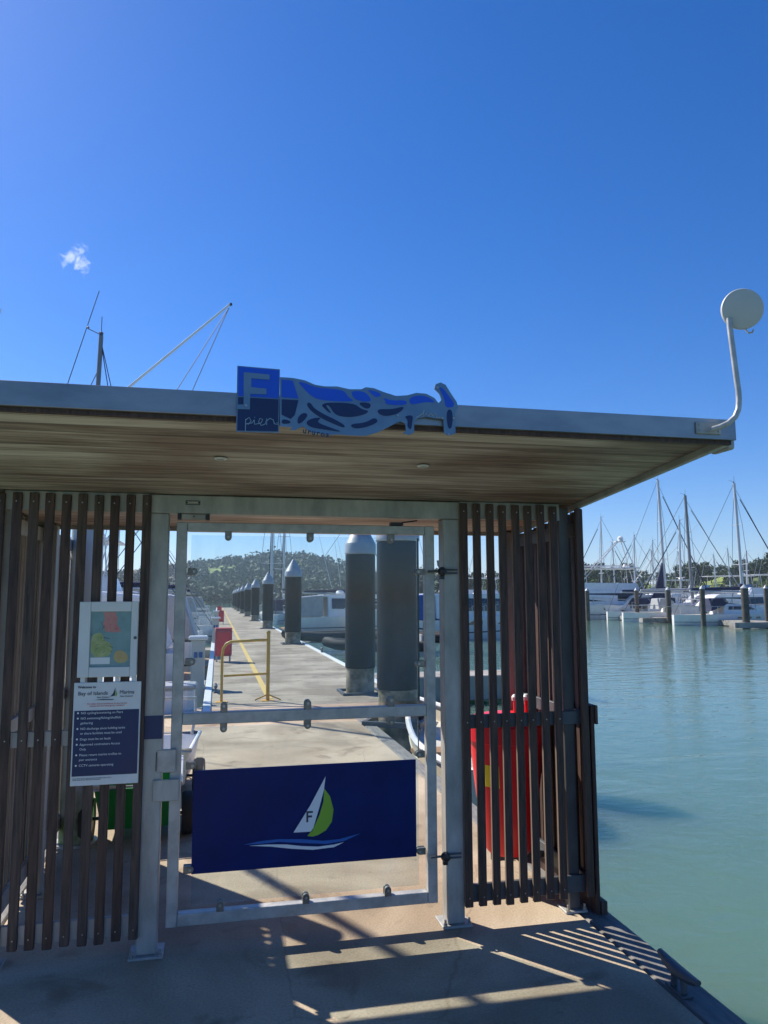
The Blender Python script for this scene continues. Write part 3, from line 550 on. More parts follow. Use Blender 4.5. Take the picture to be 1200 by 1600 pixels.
LP = thing('low_side_panel', 'low dark panel fixed outside the right-hand slats above the water', 'panel', (1.94, .4, -.05))
part('panel_board', MB().box(1.918, 1.94, -.02, .9, -.02, 1.035), 'slat', LP, bevel=.004)
part('panel_rail', MB().box(1.9405, 1.955, -.03, .91, .94, 1.036), 'slat_b', LP, bevel=.002)
part('panel_rail', MB().box(1.9405, 1.972, -.03, .91, -.06, .06), 'slat_b', LP, bevel=.002)

# ================================================================== GATE
GT = thing('glass_gate', 'grey metal gate with dusty glass panes and a dark blue logo panel', 'gate', (.445, .045, .105))
part('gate_stile', MB().box(-.2, -.15, .02, .07, .11, 1.968), 'galv', GT, bevel=.004, seg=2)
part('gate_stile', MB().box(1.04, 1.09, .02, .07, .11, 1.968), 'galv', GT, bevel=.004, seg=2)
part('gate_rail', MB().box(-.149, 1.039, .0205, .0695, 1.922, 1.967), 'galv', GT, bevel=.004, seg=2)
part('gate_rail', MB().box(-.149, 1.039, .0205, .0695, 1.008, 1.062), 'galv', GT, bevel=.004, seg=2)
part('gate_rail', MB().box(-.149, 1.039, .0205, .0695, .111, .165), 'galv', GT, bevel=.004, seg=2)
gp = part('glass_pane', MB().box(-.13, 1.0, .040, .046, 1.082, 1.905), 'glass', GT)
part('pane_edge', MB().box(1.0005, 1.0095, .034, .050, 1.082, 1.905), 'glassedge', gp)
gp = part('glass_pane', MB().box(-.09, 1.0, .040, .046, .195, .992), 'glass', GT)
part('pane_edge', MB().box(1.0005, 1.0045, .038, .048, .80, .992), 'glassedge', gp)
bp = part('logo_panel', MB().box(-.092, .985, .030, .036, .333, .797), 'navy', GT, bevel=.001)
def art(name, pts, y, m, par, t=.0012): return part(name, MB().plate(pts, y-t, y), m, par)
def wob(pts, dy=0): return [(x, z) for x, z in pts]
art('sail_emblem', ART_sail, .0295, 'txtw', bp); art('sail_emblem', ART_green, .0295, 'lime', bp)
art('wave_emblem', ART_wave1, .0295, 'royal', bp); art('wave_emblem', ART_wave2, .0292, 'txtw', bp)
x0, z0 = ART_Fl[0]; x1, z1 = ART_Fl[1]; wd_ = x1-x0; hh = z1-z0
art('lettering', [(x0+.003, z0), (x0+.003+wd_*.26, z0), (x0+.003+wd_*.26, z0+hh*.42), (x0+wd_*.88, z0+hh*.42), (x0+wd_*.88, z0+hh*.60), (x0+.003+wd_*.26, z0+hh*.60), (x0+.003+wd_*.26, z0+hh*.83), (x1, z0+hh*.83), (x1, z1), (x0+.003, z1)], .0280, 'txtd', bp)
def clamp(x, z, d):
    """d: direction of the round end: 'd','u','l','r'"""
    a = {'d': -pi/2, 'u': pi/2, 'l': pi, 'r': 0}[d]; pts = []
    L_ = .030; r = .0165
    loc = [(-L_, -r), (0, -r)] + [(r*sin(t), -r*cos(t)) for t in [pi*k/8 for k in range(1, 8)]] + [(0, r), (-L_, r)]
    for u, v in loc: pts.append((x+u*cos(a)-v*sin(a), z+u*sin(a)+v*cos(a)))
    c = part('glass_clamp', merge(MB().plate(pts, .0195, .0375), MB().plate(pts, .0485, .060)), 'clamp', GT, bevel=.002)
    sx, sz_ = x, z
    part('clamp_screw', MB().lathe([(.0065,-.0025),(.0065,.0),(.003,.001),(.0005,.0012)], (sx, .0168, sz_), 10, 'y'), 'bolt', c)
for x, z, d in [(.045,1.897,'d'),(.447,1.894,'d'),(.862,1.894,'d'),(.041,1.090,'u'),(.441,1.090,'u'),(.858,1.090,'u'),(.041,.984,'d'),(.441,.984,'d'),(.858,.984,'d'),
                (1.003,1.732,'l'),(1.003,1.267,'l'),(-.113,1.728,'r'),(-.113,1.30,'r'),(.042,.190,'u'),(.44,.190,'u'),(.838,.190,'u'),(-.098,.822,'r'),(-.098,.356,'r'),(1.0,.822,'l'),(1.0,.358,'l')]:
    clamp(x, z, d)
# hinges, closer, latches
hg = part('hinge', MB().box(-.272, -.155, -.012, -.0035, .676, .772), 'galv_dirty', GT, bevel=.003)
part('hinge_leaf', MB().box(-.258, -.172, -.002, .019, .80, .905), 'galv', hg, bevel=.004)
part('hinge_stop', MB().box(-.262, -.2585, -.003, .018, .81, .895), 'black', hg)
cl_ = part('door_closer', MB().box(-.178, -.064, -.008, .03, 1.979, 2.003), 'galv_dirty', GT, bevel=.003)
part('closer_cap', merge(MB().box(-.196, -.1785, -.010, .032, 1.977, 2.004), MB().box(-.0635, -.046, -.010, .032, 1.977, 2.004), MB().lathe([(.004,-.002),(.004,.002),(.001,.003)], (-.12, -.0105, 1.991), 8, 'y')), 'black', cl_)
c2 = part('closer_arm', merge(MB().box(.86, .925, .02, .06, 1.970, 1.985), MB().tube([(.92, .035, 1.985), (1.005, .045, 1.998)], .004, 6)), 'black', GT)
for z in (1.733, .338):
    lt = part('latch', merge(MB().lathe([(.004,-.03),(.018,-.026),(.023,-.012),(.023,.0),(.016,.012),(.006,.014)], (1.118, -.016, z), 14, 'y'), MB().box(1.108, 1.130, -.02, -.002, z-.04, z-.02)), 'black', GT, smooth=True)
    part('latch_bolt', merge(MB().tube([(1.045, -.012, z), (1.112, -.012, z)], .006, 8), MB().tube([(1.13, -.018, z+.009), (1.20, -.018, z+.009)], .0045, 8), MB().tube([(1.13, -.018, z-.009), (1.20, -.018, z-.009)], .0045, 8)), 'rig', lt)

# ================================================================== SIGN ON THE ROOF EDGE
SG = thing('pier_sign', 'blue cut-out sign with letter F and waves fixed on the roof edge', 'sign', (.42, -1.27, 2.13))
bd = part('sign_board', MB().plate(ART_board, -1.2775, -1.2725), 'signsteel', SG)
def inset(y): return y
part('blue_field', MB().plate(ART_board_top, -1.2795, -1.278), 'signblue', bd); part('navy_field', MB().plate(ART_board_low, -1.2795, -1.278), 'signnavy', bd)
part('letter', MB().plate(ART_F, -1.2825, -1.280), 'signsteel', bd)
sc_ = MB()
for q in ART_pier: sc_.tube([(x, -1.2815, z) for x, z in q], .0013, 6)
part('lettering', sc_, 'signpale', bd)
wv = part('wave_cutout', MB().plate(ART_body, -1.281, -1.2755), 'signsteel', SG)
def smooth_poly(p_, it=2):
    for _ in range(it):
        o = []
        for i in range(len(p_)):
            a, b = p_[i], p_[(i+1) % len(p_)]
            o += [(a[0]*.75+b[0]*.25, a[1]*.75+b[1]*.25), (a[0]*.25+b[0]*.75, a[1]*.25+b[1]*.75)]
        p_ = o
    return p_
for i, q in enumerate(ART_bright): part('blue_field', MB().plate(smooth_poly(q) if i else q, -1.2825, -1.2815), 'signblue', wv)
for i, q in enumerate(ART_navy): part('navy_field', MB().plate(smooth_poly(q) if i else q, -1.2828, -1.2815), 'signnavy', wv)
(x0, z0), (x1, z1) = ART_txt
part('lettering', text_mb('ururoa', .026, x0-.002, z0-.012, -1.2835, spacing=1.25, rot=math.atan2(z1-z0, x1-x0), bold=.0006), 'txtd', wv)
s2_ = MB(); s2_.tube([(x, -1.283, z) for x, z in ART_scr[0]], .0011, 6); part('lettering', s2_, 'beige', wv)
b = MB()
for x, z in ART_bolts: bolt_mb(b, x, -1.2835, z, r=.004)
part('bolt', b, 'bolt', wv)

# ================================================================== DISC ANTENNA ON BENT ARM
AN = thing('disc_antenna', 'round white disc antenna on a bent steel arm at the roof corner', 'antenna', (1.83, -1.27, 2.23))
part('mounting_plate', merge(MB().box(1.735, 1.84, -1.2745, -1.2665, 2.207, 2.252)), 'galv_dirty', AN, bevel=.002)
b = MB()
for z in (2.218, 2.241): bolt_mb(b, 1.747, -1.2755, z); bolt_mb(b, 1.828, -1.2755, z)
part('bolt', b, 'bolt', AN)
armp = [(1.786,-1.292,2.220),(1.81,-1.31,2.227),(1.835,-1.325,2.240),(1.858,-1.333,2.262),(1.871,-1.335,2.290),(1.876,-1.335,2.325),(1.876,-1.335,2.36),(1.872,-1.335,2.40),(1.862,-1.335,2.52),(1.855,-1.335,2.605),(1.856,-1.333,2.64)]
part('arm', MB().tube(armp, .0105, 12), 'galv', AN, smooth=True)
dc = Vector((1.906, -1.345, 2.676)); dv = Vector((-.33, -.93, -.12)).normalized()
q = dv.to_track_quat('Z', 'Y'); dm = MB().lathe([(.001,-.026),(.042,-.024),(.070,-.016),(.0765,-.007),(.077,.0),(.075,.005),(.06,.009),(.001,.011)], (0,0,0), 48)
dm.v = [q @ v + dc for v in dm.v]
part('disc', dm, 'beige', AN, smooth=True)
part('cable_tail', MB().tube([dc+Vector((.02,.02,-.068)), dc+Vector((.028,.01,-.088)), dc+Vector((.038,.0,-.088)), dc+Vector((.041,0,-.078))], .0035, 6), 'galv', AN, smooth=True)

# ================================================================== MAP CASE AND RULES SIGN
MC = thing('map_case', 'white framed map case hung on the left slats above the rules sign', 'map case', (-.48, -.045, 1.25))
part('case_back', MB().box(-.612, -.356, -.040, -.026, 1.246, 1.586), 'whitep', MC, bevel=.003)
fz = merge(MB().box(-.612, -.563, -.052, -.0405, 1.246, 1.586), MB().box(-.386, -.356, -.052, -.0405, 1.246, 1.586), MB().box(-.5625, -.3865, -.052, -.0405, 1.246, 1.291), MB().box(-.5625, -.3865, -.052, -.0405, 1.541, 1.586))
part('case_frame', fz, 'whitep', MC, bevel=.003, seg=2)
mp_ = part('map_sheet', MB().box(-.5622, -.3868, -.0425, -.0408, 1.2913, 1.5407), 'msea', MC)
def onmap(pts): return [(-.5622+u*.1754, 1.5407-v*.2494) for u, v in pts]
def mp_art(name, pts, m, lift=0): part(name, MB().plate(onmap(pts), -.0432-lift, -.0426-lift), m, mp_)
mp_art('map_area', [(.30,.01),(.60,.01),(.66,.12),(.64,.22),(.76,.36),(.60,.38),(.36,.36),(.30,.22),(.34,.12)], 'mpink')
mp_art('map_area', smooth_poly([(.02,.45),(.16,.38),(.30,.40),(.34,.52),(.52,.58),(.56,.72),(.44,.82),(.02,.82)], 1), 'mland')
mp_art('map_area', smooth_poly([(.62,.72),(.80,.70),(.97,.82),(.90,.93),(.70,.94),(.58,.86)], 1), 'morange')
mp_art('map_legend', [(.02,.83),(.50,.83),(.50,.95),(.02,.95)], 'txtw')
ln = MB()
for k in range(26):
    u, v = random.uniform(.05, .6), random.uniform(.2, .75); du, dv_ = random.uniform(-.09, .09), random.uniform(-.05, .05)
    (xa, za), (xb, zb) = onmap([(u, v), (min(.95, u+du), v+dv_)]); ln.tube([(xa, -.0436, za), (xb, -.0436, zb)], .0006, 4)
part('map_lines', ln, 'txtd', mp_)
part('lock', MB().lathe([(.007,-.003),(.007,.001),(.001,.002)], (-.366, -.0535, 1.421), 14, 'y'), 'rig', MC)
part('bracket', merge(*[MB().box(x, x+.02, -.030, -.0255, 1.215, 1.2455) for x in (-.60, -.525, -.45, -.378)]), 'whitep', MC)

NS = thing('rules_sign', 'white and navy marina rules sign fixed to the left slats', 'sign', (-.48, -.035, .77))
sgn = part('sign_plate', MB().box(-.624, -.334, -.036, -.0265, .770, 1.222), 'whitep', NS, bevel=.002)
part('navy_field', MB().box(-.618, -.340, -.0375, -.0363, .812, 1.098), 'signnavy', sgn)
T_ = lambda s, size, x, z, m, **k: part('lettering', text_mb(s, size, x, z, -.0382, ext=.0004, **k), m, sgn)
T_('Welcome to', .015, -.607, 1.197, 'txtd', bold=.0004)
T_('Bay of Islands', .0235, -.606, 1.166, 'txtd'); T_('Marina', .0235, -.428, 1.168, 'txtd')
T_('New Zealand', .010, -.525, 1.152, 'txtd'); T_('New Zealand', .010, -.425, 1.154, 'txtd')
part('sail_emblem', MB().plate([(-.446,1.196),(-.448,1.160),(-.468,1.157),(-.456,1.17)], -.0382, -.0365), 'txtd', sgn)
part('sail_emblem', MB().plate([(-.4445,1.185),(-.438,1.170),(-.440,1.160),(-.4455,1.157)], -.0382, -.0365), 'lime', sgn)
part('wave_emblem', MB().plate([(-.535,1.144),(-.50,1.147),(-.45,1.145),(-.455,1.142),(-.50,1.1425)], -.0382, -.0365), 'txtd', sgn)
T_('For after hours assistance in the marina\nplease see the emergency numbers', .0095, -.479, 1.124, 'txtr', align='CENTER', spacing=1.1)
rules = ['NO cycling/scootering on Piers', 'NO swimming/fishing/shellfish\ngathering', 'NO discharge since holding tanks\nor share facilities must be used', 'Dogs must be on leads', 'Approved contractors Access\nOnly', 'Please return marina trollies to\npier entrance', 'CCTV cameras operating']
z = 1.083
for s in rules:
    part('bullet', MB().lathe([(.0042,-.0008),(.0042,0)], (-.602, -.0378, z+.005), 8, 'y'), 'txtw', sgn)
    T_(s, .0142, -.590, z, 'txtw', space=1.45, bold=.0); z -= .0222*(1+s.count('\n'))+.0012
T_('Marina office open for enquiries and berth holders, please call the\nnumber shown at the office door for assistance', .0062, -.615, .800, 'txtd')
# ================================================================== PILES ALONG THE PIER
def pile(x, y, label, r=.265, first=True, group='sleeved piles along the pier'):
    T = thing('mooring_pile', label, 'pile', (x, y, 0), random.uniform(0, 6), group)
    part('pile_base', MB().lathe([(r*.93, -1.5), (r*.93, .52)], (0,0,0), 28), 'pilec', T, local=True, smooth=True)
    part('pile_sleeve', MB().lathe([(r*.94, .42), (r, .43), (r, 2.33), (r*.97, 2.34)], (0,0,0), 28), 'pile', T, local=True, smooth=True)
    part('pile_cap', MB().lathe([(r*1.0, 2.341), (r*1.05, 2.36), (r*1.05, 2.52), (r*1.0, 2.54), (.03, 2.97), (.002, 2.975)], (0,0,0), 28), 'pilecap', T, local=True, smooth=True)
    part('pile_collar', merge(MB().box(-r-.1, r+.1, -r-.1, -r-.05, -.02, .045), MB().box(-r-.1, r+.1, r+.05, r+.1, -.02, .045), MB().box(-r-.1, -r-.05, -r-.05, r+.05, -.02, .045), MB().box(r+.05, r+.1, -r-.05, r+.05, -.02, .045)), 'rig', T, local=True)
    return T
pp = pile(2.33, 6.0, 'nearest and widest dark sleeved pile seen through the gate glass', .28)
PL_ = [((2.39, 9.0), 'second dark sleeved pile with its grey cap at the top of the glass', .92)] + \
      [((2.6, 22.9+13.6*k), l, 1.04) for k, l in enumerate(['dark pile with pale conical cap right of the mast, third along the pier', 'dark pile with a mast rising behind it, fourth along the pier', 'fifth dark pile along the pier, just left of the mast pile', 'sixth dark pile along the pier deck', 'seventh small dark pile in the receding row', 'eighth small dark pile in the receding row', 'ninth pile in the receding row near the pier end', 'last tiny pile at the far end of the pier'])]
for (x, y), l, s in PL_:
    c = copy_tree(pp); c.location = (x, y, 0); c['label'] = l; c.scale = (s, s, 1.0); c.rotation_euler = (0, 0, 0)
# far timber piles by the neighbouring berths
fp = thing('berth_pile', 'slim dark berth pile at the left end of the far row beside the dark screen', 'pile', (33.1, 59.7, 0), 0, 'slim piles of the far berths')
part('pile_shaft', MB().lathe([(.19, -1.5), (.19, 2.15)], (0,0,0), 14), 'pilew', fp, local=True, smooth=True)
part('pile_cap', MB().lathe([(.2, 2.151), (.2, 2.2), (.02, 2.42), (.001, 2.421)], (0,0,0), 14), 'pilecap', fp, local=True, smooth=True)
for x, y, s, l in [(38.2,64.5,1.15,'dark berth pile in front of the big white launch stern'), (36.6,57.2,1.0,'slim berth pile between the launch and the black hulled boat'), (36.5,52.2,1.1,'berth pile under the tall mast with the navy sail'), (34.3,44.6,.95,'pale berth pile in front of the white sloop hull'), (35.0,41.0,1.3,'stout dark berth pile under the right-hand mast'), (37.5,42.0,.8,'thin berth pile near the right edge of the photo'),
                (27.2,73.4,1.1,'berth pile seen between the first right-hand slats'), (30.1,75.2,1.1,'berth pile seen between the middle right-hand slats')]:
    c = copy_tree(fp); c.location = (x, y, 0); c['label'] = l; c.scale = (s, s, 1)
structure(part('far_pontoon', merge(MB().box(36.6, 38.3, 41, 74, -.5, -.12), MB().box(33.9, 36.5, 40.7, 41.3, -.5, -.13), MB().box(34.2, 36.5, 52.4, 53.0, -.5, -.13), MB().box(28, 60, 76.5, 78, -.5, -.12)), 'kerb'))

# ================================================================== BOATS  (bow towards +X, waterline z = 0)
def hull_mb(L_, B, f0, f1, n=14, full=2.4, draft=.35, rake=.10, aft=.72):
    mb = MB(); vs = []; k = 7
    for i in range(n+1):
        t = i/n; hb = B/2*(1-t**full)**.85*(aft+(1-aft)*min(1, t*2.6)**.7); sh = f0+(f1-f0)*t**1.8; x = -L_/2+L_*t
        row = []
        for s, zz, xx in ((1., sh, rake*L_*t**3), (.97, sh*.72, rake*L_*t**3*.7), (.90, sh*.3, rake*L_*t**3*.35), (.80, 0, .0), (.0, -draft, -.0)):
            row.append((x+xx*(1 if t > 0 else 0), hb*s, zz))
        pts = row + [(x_, -y_, z_) for x_, y_, z_ in reversed(row[:-1])]
        vs += pts
    m_ = 9; fs = []
    for i in range(n):
        for j in range(m_-1): fs.append((i*m_+j, i*m_+j+1, (i+1)*m_+j+1, (i+1)*m_+j))
    fs.append(tuple(range(m_))); mb.add(vs, fs)
    deck = MB(); dv_ = []
    for i in range(n+1):
        t = i/n; a = vs[i*m_]; b = vs[i*m_+m_-1]; dv_ += [(a[0], a[1]*.985, a[2]-.03), (b[0], b[1]*.985, b[2]-.03)]
    deck.add(dv_, [(2*i, 2*i+1, 2*i+3, 2*i+2) for i in range(n)])
    st = MB(); sv = []
    for sgn in (1, -1):
        for i in range(n+1):
            q1, q2 = vs[i*m_+(1 if sgn > 0 else m_-2)], vs[i*m_+(2 if sgn > 0 else m_-3)]
            a_ = [q1[j]*.12+q2[j]*.88 for j in range(3)]; b_ = [q1[j]*.0+q2[j]*1.0 for j in range(3)]
            for q_ in (a_, b_): sv.append((q_[0], q_[1]+.012*sgn, q_[2]))
    N2 = 2*(n+1)
    for o in (0, N2):
        for i in range(n): st.f.append((o+2*i, o+2*i+1, o+2*i+3, o+2*i+2))
    st.v = [Vector(v) for v in sv]
    return mb, deck, st
def rails(L_, B, f0, f1, t0=.35, t1=1., h=.6, full=2.4, rake=.1):
    mb = MB()
    for sgn in (1, -1):
        top = []
        for i in range(9):
            t = t0+(t1-t0)*i/8; t = min(t, .985); hb = B/2*(1-t**full)**.85*.94*sgn; sh = f0+(f1-f0)*t**1.8; x = -L_/2+L_*t+rake*L_*t**3
            top.append((x, hb, sh+h)); mb.tube([(x, hb, sh-.03), (x, hb, sh+h)], .018, 5)
        mb.tube(top, .02, 5)
    return mb
def motor_yacht(label, L_=11, B=3.6, hullm='white', fly=True, gear=0, cover=None, group='moored boats', name='motor_yacht', tower=False):
    T = thing(name, label, 'boat', (0, 0, WZ), 0, group)
    f0, f1 = .95, 1.55
    h, d, s = hull_mb(L_, B, f0, f1)
    hu = part('hull', h, hullm, T, local=True, smooth=True); part('waterline_stripe', s, 'navycover' if hullm == 'white' else 'txtw', hu, local=True)
    part('deck', d, 'white', T, local=True)
    x0, x1 = -L_*.28, L_*.20; zc = 2.35; wb = B*.40
    wf = lambda x, z: wb*(1-.16*(z-.9)/1.5)*(1-.25*max(0, (x-x1*.4)/(L_*.25)))
    cab = [(x0, f0-.05), (x1+1.1, f0+.15), (x1-.1, zc-.1), (x1-.4, zc), (x0-.3, zc), (x0-.3, zc-.12), (x0, zc-.14)]
    part('cabin', MB().solid(cab, wf), 'white', T, local=True, bevel=.04)
    win = [(x0+.25, 1.48), (x1+.42, 1.42), (x1-.02, 2.08), (x0+.25, 2.12)]
    part('window', MB().solid(win, lambda x, z: wf(x, z)+.015), 'window', T, local=True)
    part('windscreen', MB().solid([(x1+.50, 1.42), (x1+.56, 1.42), (x1+.08, 2.08), (x1+.02, 2.08)], lambda x, z: wf(x, z)*.9), 'window', T, local=True)
    hw = MB()
    for xx in (-.05, .12, .27):
        for sg_ in (1, -1):
            t = .5+xx; yb = B/2*(1-t**2.4)**.85*.99+.01; hw.box(L_*xx-.5, L_*xx+.35, sg_*yb-.012, sg_*yb+.012, .75, .95)
    part('porthole', hw, 'window', hu, local=True)
    if fly:
        ff = lambda x, z: wf(x, zc)*.92*(1-.15*(z-zc))
        part('flybridge', MB().solid([(x0+.2, zc+.002), (x1-.7, zc+.002), (x1-1.1, zc+.62), (x0+.4, zc+.55)], ff), 'white', T, local=True, bevel=.03)
        part('fly_screen', MB().solid([(x1-1.2, zc+.55), (x1-1.10, zc+.55), (x1-1.45, zc+.92), (x1-1.5, zc+.92)], lambda x, z: ff(x, zc+.5)*.95), 'window', T, local=True)
        for sg_ in (1, -1):
            for xx in (x0+.5, x1-1.9):
                fr_ = part('top_post', MB().tube([(xx, sg_*wb*.75, zc+.55), (xx+.1, sg_*wb*.72, zc+1.75)], .028, 6), 'mast', T, local=True)
        part('hard_top', MB().solid([(x0+.1, zc+1.751), (x1-1.2, zc+1.751), (x1-1.1, zc+1.80), (x0+.3, zc+1.86)], lambda x, z: wb*.85), 'white' if not cover else cover, T, local=True, bevel=.02)
    elif cover:
        part('canopy', MB().solid([(x0-2.1, f0+.05), (x0-.31, f0+.05), (x0-.31, zc-.02), (x0-1.7, zc-.15)], lambda x, z: wb*.95), cover, T, local=True, bevel=.05)
    part('rail', rails(L_, B, f0, f1, .42), 'mast', T, local=True)
    an = MB(); an.tube([(x0+.6, wb*.6, zc+.5), (x0-.3, wb*.75, zc+4.2)], .018, 5, .008); an.tube([(x0+.9, -wb*.6, zc+.5), (x0+.4, -wb*.8, zc+3.6)], .018, 5, .008)
    part('antenna', an, 'mast', T, local=True)
    part('radar', MB().lathe([(.02,0),(.25,.02),(.27,.1),(.2,.2),(.02,.22)], (x0+1.0, 0, zc+(1.9 if fly else .05)), 14), 'white', T, local=True, smooth=True)
    if tower:
        tw = MB()
        for sg_ in (1, -1):
            tw.tube([(x0-.2, sg_*1.3, zc), (x0+1.2, sg_*.35, zc+4.0)], .045, 6); tw.tube([(x1-.8, sg_*1.2, zc), (x0+1.7, sg_*.35, zc+4.0)], .045, 6)
            tw.tube([(x0+.5, sg_*.85, zc+2.), (x1-1.6, sg_*.8, zc+2.)], .03, 6)
            tw.tube([(x0+.6, sg_*1.4, zc-.2), (x0-4.6, sg_*3.4, zc+5.4)], .035, 6, .012)
        part('tower_frame', tw, 'mast', T, local=True)
        part('tower_top', merge(MB().box(x0+1.0, x0+1.9, -.4, .4, zc+4.0, zc+4.06), MB().lathe([(.2,0),(.28,.1),(.25,.3),(.1,.42),(.01,.44)], (x0+1.4, .1, zc+4.07), 12)), 'white', T, local=True, smooth=True)
    st = MB(); st.tube([(-L_/2-.45, -B*.4, .25), (-L_/2-.45, B*.4, .25)], .05, 6)
    part('swim_platform', MB().box(-L_/2-.55, -L_/2-.005, -B*.4, B*.4, .22, .30), 'teak', T, local=True)
    return T
def sail_yacht(label, L_=11, B=3.4, mast=13, mr_=.085, hullm='white', cover='navycover', group='moored boats', lean=0, sailup=False, mastm='mast', stays=True):
    T = thing('sailing_yacht', label, 'boat', (0, 0, WZ), 0, group); f0, f1 = .80, 1.10
    h, d, s = hull_mb(L_, B, f0, f1, full=1.9, rake=.08, aft=.10)
    pt_ = MB()
    for xx in (-.06, .02, .10):
        for sg_ in (1, -1):
            yb = B/2*(1-(.5+xx)**1.9)**.85+.008; pt_.box(L_*xx-.16, L_*xx+.16, sg_*yb-.014, sg_*yb+.014, .52, .64)
    hu = part('hull', h, hullm, T, local=True, smooth=True); part('waterline_stripe', s, 'navycover' if hullm != 'navyhull' else 'txtw', hu, local=True); part('porthole', pt_, 'window', hu, local=True); part('deck', d, 'cream', T, local=True)
    wf = lambda x, z: B*.30*(1-.18*(z-1)/.6)*(1-.35*max(0, x/(L_*.3)))
    part('cabin', MB().solid([(-L_*.16, f0-.05), (L_*.24, f0+.05), (L_*.13, 1.52), (-L_*.14, 1.62)], wf), 'white', T, local=True, bevel=.04)
    part('window', MB().solid([(-L_*.12, 1.18), (L_*.10, 1.18), (L_*.06, 1.40), (-L_*.11, 1.44)], lambda x, z: wf(x, z)+.012), 'window', T, local=True)
    part('sprayhood', MB().solid([(-L_*.25, 1.05), (-L_*.141, 1.5), (-L_*.12, 1.64), (-L_*.16, 2.05), (-L_*.235, 2.0)], lambda x, z: B*.27), cover, T, local=True, bevel=.04)
    mx = L_*.06; top = (mx-.02*mast+lean, 0, mast)
    mo = part('mast', MB().tube([(mx, 0, 1.5), top], mr_, 10, mr_*.8), mastm, T, local=True, smooth=True)
    sp = MB()
    for fz_ in (.42, .70):
        z = mast*fz_; xm = mx+(top[0]-mx)*(z-1.5)/(mast-1.5); sp.tube([(xm, -1.25*(1.2-fz_), z+.04), (xm, 0, z), (xm, 1.25*(1.2-fz_), z+.04)], .03, 5)
    part('spreader', sp, mastm, mo, local=True)
    part('masthead_gear', merge(MB().tube([(top[0], 0, mast), (top[0]+.02, 0, mast+.55)], .012, 5), MB().tube([(top[0], 0, mast+.05), (top[0]-.45, 0, mast+.22)], .012, 5), MB().lathe([(.05,0),(.05,.1),(.01,.12)], (top[0]-.05,0,mast), 8)), 'rig', mo, local=True)
    bo = part('boom', MB().tube([(mx-.1, 0, 2.5), (-L_*.36, 0, 2.6)], .07, 8), 'mast', T, local=True)
    part('sail_cover', MB().tube([(mx-.12, 0, 3.1), (mx-.3, 0, 2.78), (-L_*.15, 0, 2.76), (-L_*.35, 0, 2.74)], .17, 8, .09), cover, bo, local=True, smooth=True)
    if stays:
        rg = MB(); w_ = .018
        rg.tube([(L_*.5+.3, 0, f1), (top[0], 0, mast*.97)], w_, 4); rg.tube([(-L_*.49, 0, f0), (top[0], 0, mast)], w_, 4)
        for sg_ in (1, -1):
            rg.tube([(mx, sg_*B*.45, 1.1), (mx+(top[0]-mx)*.42, sg_*1.25*.78, mast*.42), (mx+(top[0]-mx)*.7, sg_*1.25*.5, mast*.70), (top[0], 0, mast*.96)], w_, 4)
            rg.tube([(mx-.3, sg_*B*.45, 1.1), (mx, 0, mast*.42)], w_, 4)
        part('rigging', rg, 'rig', T, local=True)
        fu = MB(); fu.tube([(L_*.5+.2, 0, f1+.4), (L_*.5+.2+(top[0]-L_*.5-.3)*.9, 0, f1+(mast*.97-f1)*.9)], .06, 6, .03)
        part('furled_sail', fu, cover, T, local=True)
    if sailup:
        part('hung_sail', MB().solid([(mx-.15, 1.9), (mx-1.5, 1.75), (mx-1.2, 2.4), (mx-.25, 5.4)], lambda x, z: .12), 'navycover', T, local=True)
    part('rail', rails(L_, B, f0, f1, .02, 1, .6, 1.9, .08), 'mast', T, local=True)
    return T
# --- left of the pier, berthed at right angles, sterns to the pier
def put(o, x, y, deg): o.location = (x, y, WZ); o.rotation_euler = (0, 0, R(deg)); return o
b1 = put(motor_yacht('white launch with dark tinted windows seen through the left slats', 11, 3.7, fly=True), -6.7, 9.4, 180)
b2 = put(motor_yacht('white cabin boat with a pale canopy behind the launch on the left', 10.5, 3.4, fly=False, cover='white'), -6.1, 14.8, 180)
b3 = put(motor_yacht('white sport boat with grey canopy left of the yellow handrail', 9.5, 3.4, fly=False, cover='grey'), -5.3, 19.2, 180)
b4 = put(motor_yacht('white hulled launch with tall flybridge on the left of the pier', 11.5, 3.8, fly=True), -6.4, 24.2, 180)
b5 = put(sail_yacht('white yacht with cream deck moored bow out past the red cabinet', 11, 3.5, 9.5, .08), -6.1, 29.4, 180)
protoL = [b5, b3, b5]
LL = ['white yacht farther along the left berths near the second red cabinet', 'white cabin boat deep in the left-hand row of berths', 'small distant yacht in the left-hand row of berths', 'distant masted yacht near the far left end of the pier', 'distant white launch near the far left end of the pier', 'farthest clear yacht on the left side of the pier', 'faint masted yacht at the end of the left berths', 'faint white launch at the end of the left berths']
for k, l in enumerate(LL):
    c = copy_tree(protoL[k % 3]); put(c, -5.6-random.random()*.6, 35.5+6.4*k, 180); c['label'] = l
